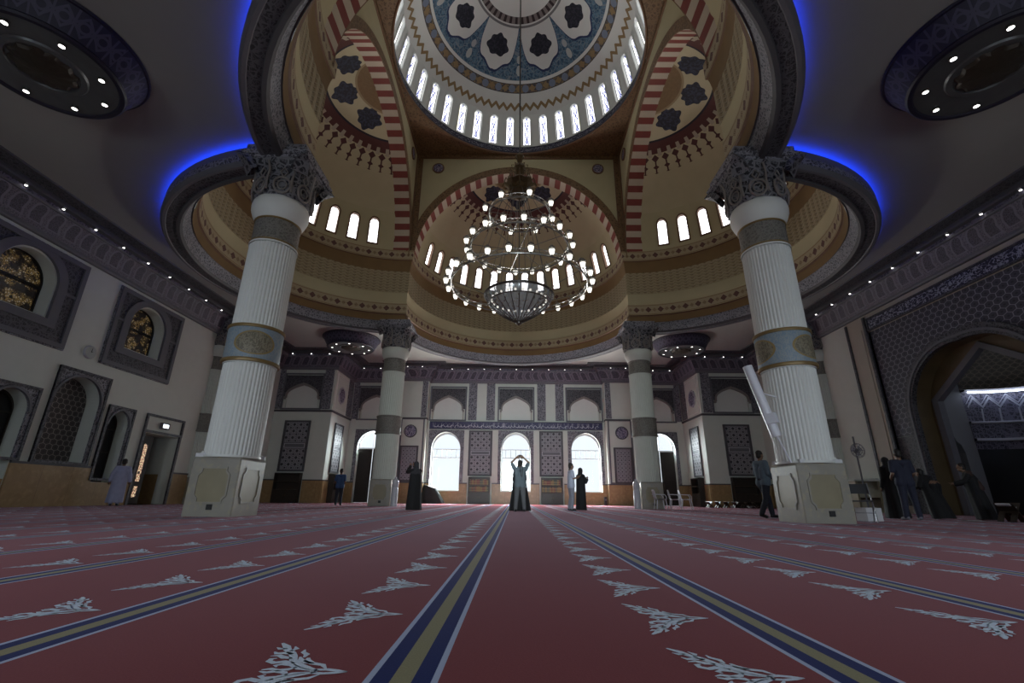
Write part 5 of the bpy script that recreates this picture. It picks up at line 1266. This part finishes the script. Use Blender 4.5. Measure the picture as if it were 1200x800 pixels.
b = MB(); b.box((-.22, -.15, 0), (.22, .15, .30)); o = tag(b.build('carton', M_paper, None, (8.55, 11.95, 0), (0, 0, .2)), 'pale cardboard carton on the carpet beside the folding chair', 'box'); b = MB(); b.box((-.225, -.025, .298), (.225, .025, .304)); b.build('tape', M_plastic, o)
# low desk against the right wall with a pole and round fan head
t = thing('low_desk', 'cream topped low desk at the right wall before the stone pilaster', 'desk', (15.2, 21.6, 0), 0); b = MB(); b.box((-.55, -.75, 1.28), (.6, .75, 1.36)); b.build('desk_top', M_cream, t)
b = MB(); b.box((-.5, -.7, .0), (-.42, .7, 1.28)); b.build('side_panel', M_ped_in, t); b = MB(); b.box((.45, -.7, 0), (.55, .7, 1.28)); b.build('side_panel', M_ped_in, t); b = MB(); b.box((-.42, -.66, .55), (.45, .66, .6)); b.build('shelf', M_dkwood2, t)
t = thing('standing_fan', 'grey round headed fan on a tall pole by the right wall', 'fan', (14.6, 20.3, 0)); b = MB(); b.lathe([(.001, 0), (.25, .0), (.24, .03), (.05, .06)], 24); b.build('base', M_grey, t); b = MB(); b.tube([(0, 0, .04), (0, 0, 3.1)], .035, 8); b.build('pole', M_grey, t)
b = MB(); 
for rr in (.1, .18, .26, .30): b.tube([(rr * cos(2 * pi * k / 28), -.12, 2.5 + rr * sin(2 * pi * k / 28)) for k in range(28)], .010, 5, close=True)
for k in range(12): a = 2 * pi * k / 12; b.tube([(.05 * cos(a), -.13, 2.5 + .05 * sin(a)), (.3 * cos(a), -.12, 2.5 + .3 * sin(a))], .007, 5)
b.build('cage', M_grey, t); b = MB()
for k in range(3): a = 2 * pi * k / 3; b.poly([(0, -.09, 2.5), (.26 * cos(a), -.10, 2.5 + .26 * sin(a)), (.26 * cos(a + 1.2), -.07, 2.5 + .26 * sin(a + 1.2))])
b.build('blade', M_grey_lt, t); b = MB(); b.cap((0, -.08, 2.5), .07, (0, .1, 2.5), .06); b.build('motor', M_grey, t)
# white post leaning on the right column, tissue boxes on the pedestals
b = MB(); b.tube([(5.42, 10.5, 3.44), (5.78, 10.42, 1.80)], .105, 12); o = tag(b.build('white_post', M_plastic), 'long white tube post leaning against the near right column', 'post')
b = MB(); b.tube([(5.68, 10.36, 2.30), (5.72, 10.35, 2.08)], .15, 4); b.build('clamp', M_plastic, o); b = MB(); b.tube([(5.76, 10.42, 1.9), (6.02, 10.45, 1.24)], .02, 8); b.build('stem', M_plastic, o); b = MB(); b.tube([(5.54, 10.42, 2.8), (6.0, 10.55, 2.72)], .015, 6); b.build('bracket', M_plastic, o)
tb = None
for lab, loc, rz in (('small white tissue box at the outer corner of the near left pedestal', (-6.97, Y1 - .42, 1.231), .1), ('small white tissue box at the inner corner of the near left pedestal', (-6.12, Y1 + .40, 1.231), .4), ('small white tissue box at the inner corner of the near right pedestal', (6.12, Y1 + .35, 1.231), .2), ('small white tissue box at the outer corner of the near right pedestal', (6.98, Y1 - .40, 1.231), .1), ('flat white tissue box on the front ledge of the near right pedestal', (6.25, Y1 - .44, 1.231), .0)):
    if tb is None:
        tb = thing('tissue_box', lab, 'box', loc, rz, 'tissue boxes on pedestals'); b = MB(); b.box((-.11, -.06, 0), (.11, .06, .08)); b.build('carton_body', M_paper, tb); b = MB(); rows = [[(.05 * cos(a) * k, .02 * sin(a) * k, .08 + (1 - k) * .07) for a in [2 * pi * j / 12 for j in range(12)]] for k in (1, .7, .8, .3)]; b.grid(rows, 0, None, close=True); b.build('tissue', M_white, tb)
    else: dup(tb, loc, rz, lab)
# wrapped water bottle stands beside the far pedestals
def cooler(label, loc):
    t = thing('water_stand', label, 'water stand', loc, 0, 'pale wrapped water stands'); b = MB(); b.lathe([(.001, 0), (.16, 0), (.16, .02), (.155, .80), (.12, .86)], 20, rfun=lambda r, z, a: r * (1 + .03 * sin(9 * a + z * 12))); b.build('wrapped_body', M_wrap, t)
    b = MB(); b.lathe([(.12, .86), (.15, .92), (.155, 1.15), (.10, 1.22), (.05, 1.26), (.05, 1.34), (.001, 1.34)], 20); b.build('bottle', M_wrap, t); return t
w0 = cooler('pale plastic wrapped water stand at the right of the far left pedestal', (-5.83, 23.25, 0)); dup(w0, (5.80, 23.25, 0), 0, 'pale plastic wrapped water stand at the left of the far right pedestal')
# dark draped pile under the left window
b = MB(); rnd = random.Random(5); rows = []
for i in range(9):
    t_ = i / 8; z = 1.12 * (1 - (1 - t_) ** 1.0) ; row = []
    for j in range(36):
        a = 2 * pi * j / 36; rx = lerp(.82, .42, t_ ** 1.3) * (1 + .05 * sin(6 * a + 3 * t_)); ry = lerp(.36, .2, t_) * (1 + .06 * sin(8 * a)); row.append((rx * cos(a) - .28 * t_, ry * sin(a), z * (1 - .12 * cos(a))))
    rows.append(row)
b.grid(rows, 0, None, close=True); b.poly(rows[-1]); tag(b.build('draped_stack', M_drape, None, (-5.65, 33.2, 0)), 'dark green draped stack on the floor under the left bright window', 'stack')
b = MB(); b.box((-.09, -.12, 0), (.09, .12, .55)); o = tag(b.build('speaker_box', M_black, None, (6.15, 33.2, 0)), 'small black speaker box on the floor right of the right window', 'speaker'); b = MB(); b.lathe([(.001, 0), (.06, 0), (.065, .01)], 16); g = b.build('cone', M_grey, o, (0, -.125, .36), (pi / 2, 0, 0))
# ------------------------------------------------------------------ light
def area(name, loc, rot, sx, sy, power, col=(1, 1, 1), spread=pi):
    l = bpy.data.lights.new(name, 'AREA'); l.shape = 'RECTANGLE'; l.size = sx; l.size_y = sy; l.energy = power; l.color = col; l.spread = spread
    o = bpy.data.objects.new(name, l); COL.objects.link(o); o.location = loc; o.rotation_euler = rot; return o
DAY = (.86, .97, 1.0)
for c in CX[1:4]: area('daylight', (c, YB + 1.9, 4.2), (R(-90 + 42), 0, 0), 2.4, 4.6, 2000, DAY, R(88)); area('ground_glare', (c, YB + 1.3, .7), (R(-90 - 38), 0, 0), 2.2, 1.6, 520, (1, .98, .92), R(110))
for c in (CX[0], CX[4]): area('daylight', (c, YB + 1.2, 4.9), (R(-90 + 30), 0, 0), 2.2, 1.8, 500, DAY, R(125))
for c in (-10.4, -5.03, 5.03, 10.4): area('daylight', (c, YF - 1.5, 4.0), (R(90 - 22), 0, 0), 2.2, 4.4, 250, (.80, .91, 1.0), R(140))
area('daylight', (0, YF - 1.2, 3.0), (R(90 + 3), 0, 0), 3.6, 4.8, 105, (.84, .96, 1.0), R(32))  # added narrow beam from behind the camera to brighten the far wall
w = bpy.data.worlds.new('World'); sc.world = w; w.use_nodes = True
w.node_tree.nodes['Background'].inputs[0].default_value = (.85, .93, 1.0, 1); w.node_tree.nodes['Background'].inputs[1].default_value = 1.12
# ------------------------------------------------------------------ camera
fpx, pitch, yaw, roll, cx_ = 538.41, .3272, .0091, .0107, -.0484
cp, sp = cos(pitch), sin(pitch)
fw = Vector((-sin(yaw) * cp, cos(yaw) * cp, sp)); rt = Vector((cos(yaw), sin(yaw), 0)); up = rt.cross(fw)
r2 = cos(roll) * rt + sin(roll) * up; u2 = -sin(roll) * rt + cos(roll) * up
cam = bpy.data.cameras.new('Camera'); co = bpy.data.objects.new('Camera', cam); COL.objects.link(co)
m3 = Matrix((r2, u2, -fw)).transposed(); co.matrix_world = Matrix.Translation((cx_, 0, .45)) @ m3.to_4x4()
cam.sensor_width = 36; cam.lens = fpx * 36 / 1200; cam.clip_start = .02; cam.clip_end = 200
sc.camera = co
sc.view_settings.view_transform = 'Standard'; sc.view_settings.look = 'None'; sc.view_settings.gamma = 1; sc.view_settings.use_curve_mapping = False; sc.view_settings.exposure = 0.0
sc.cycles.use_denoising = True
sc.cycles.max_bounces = 8
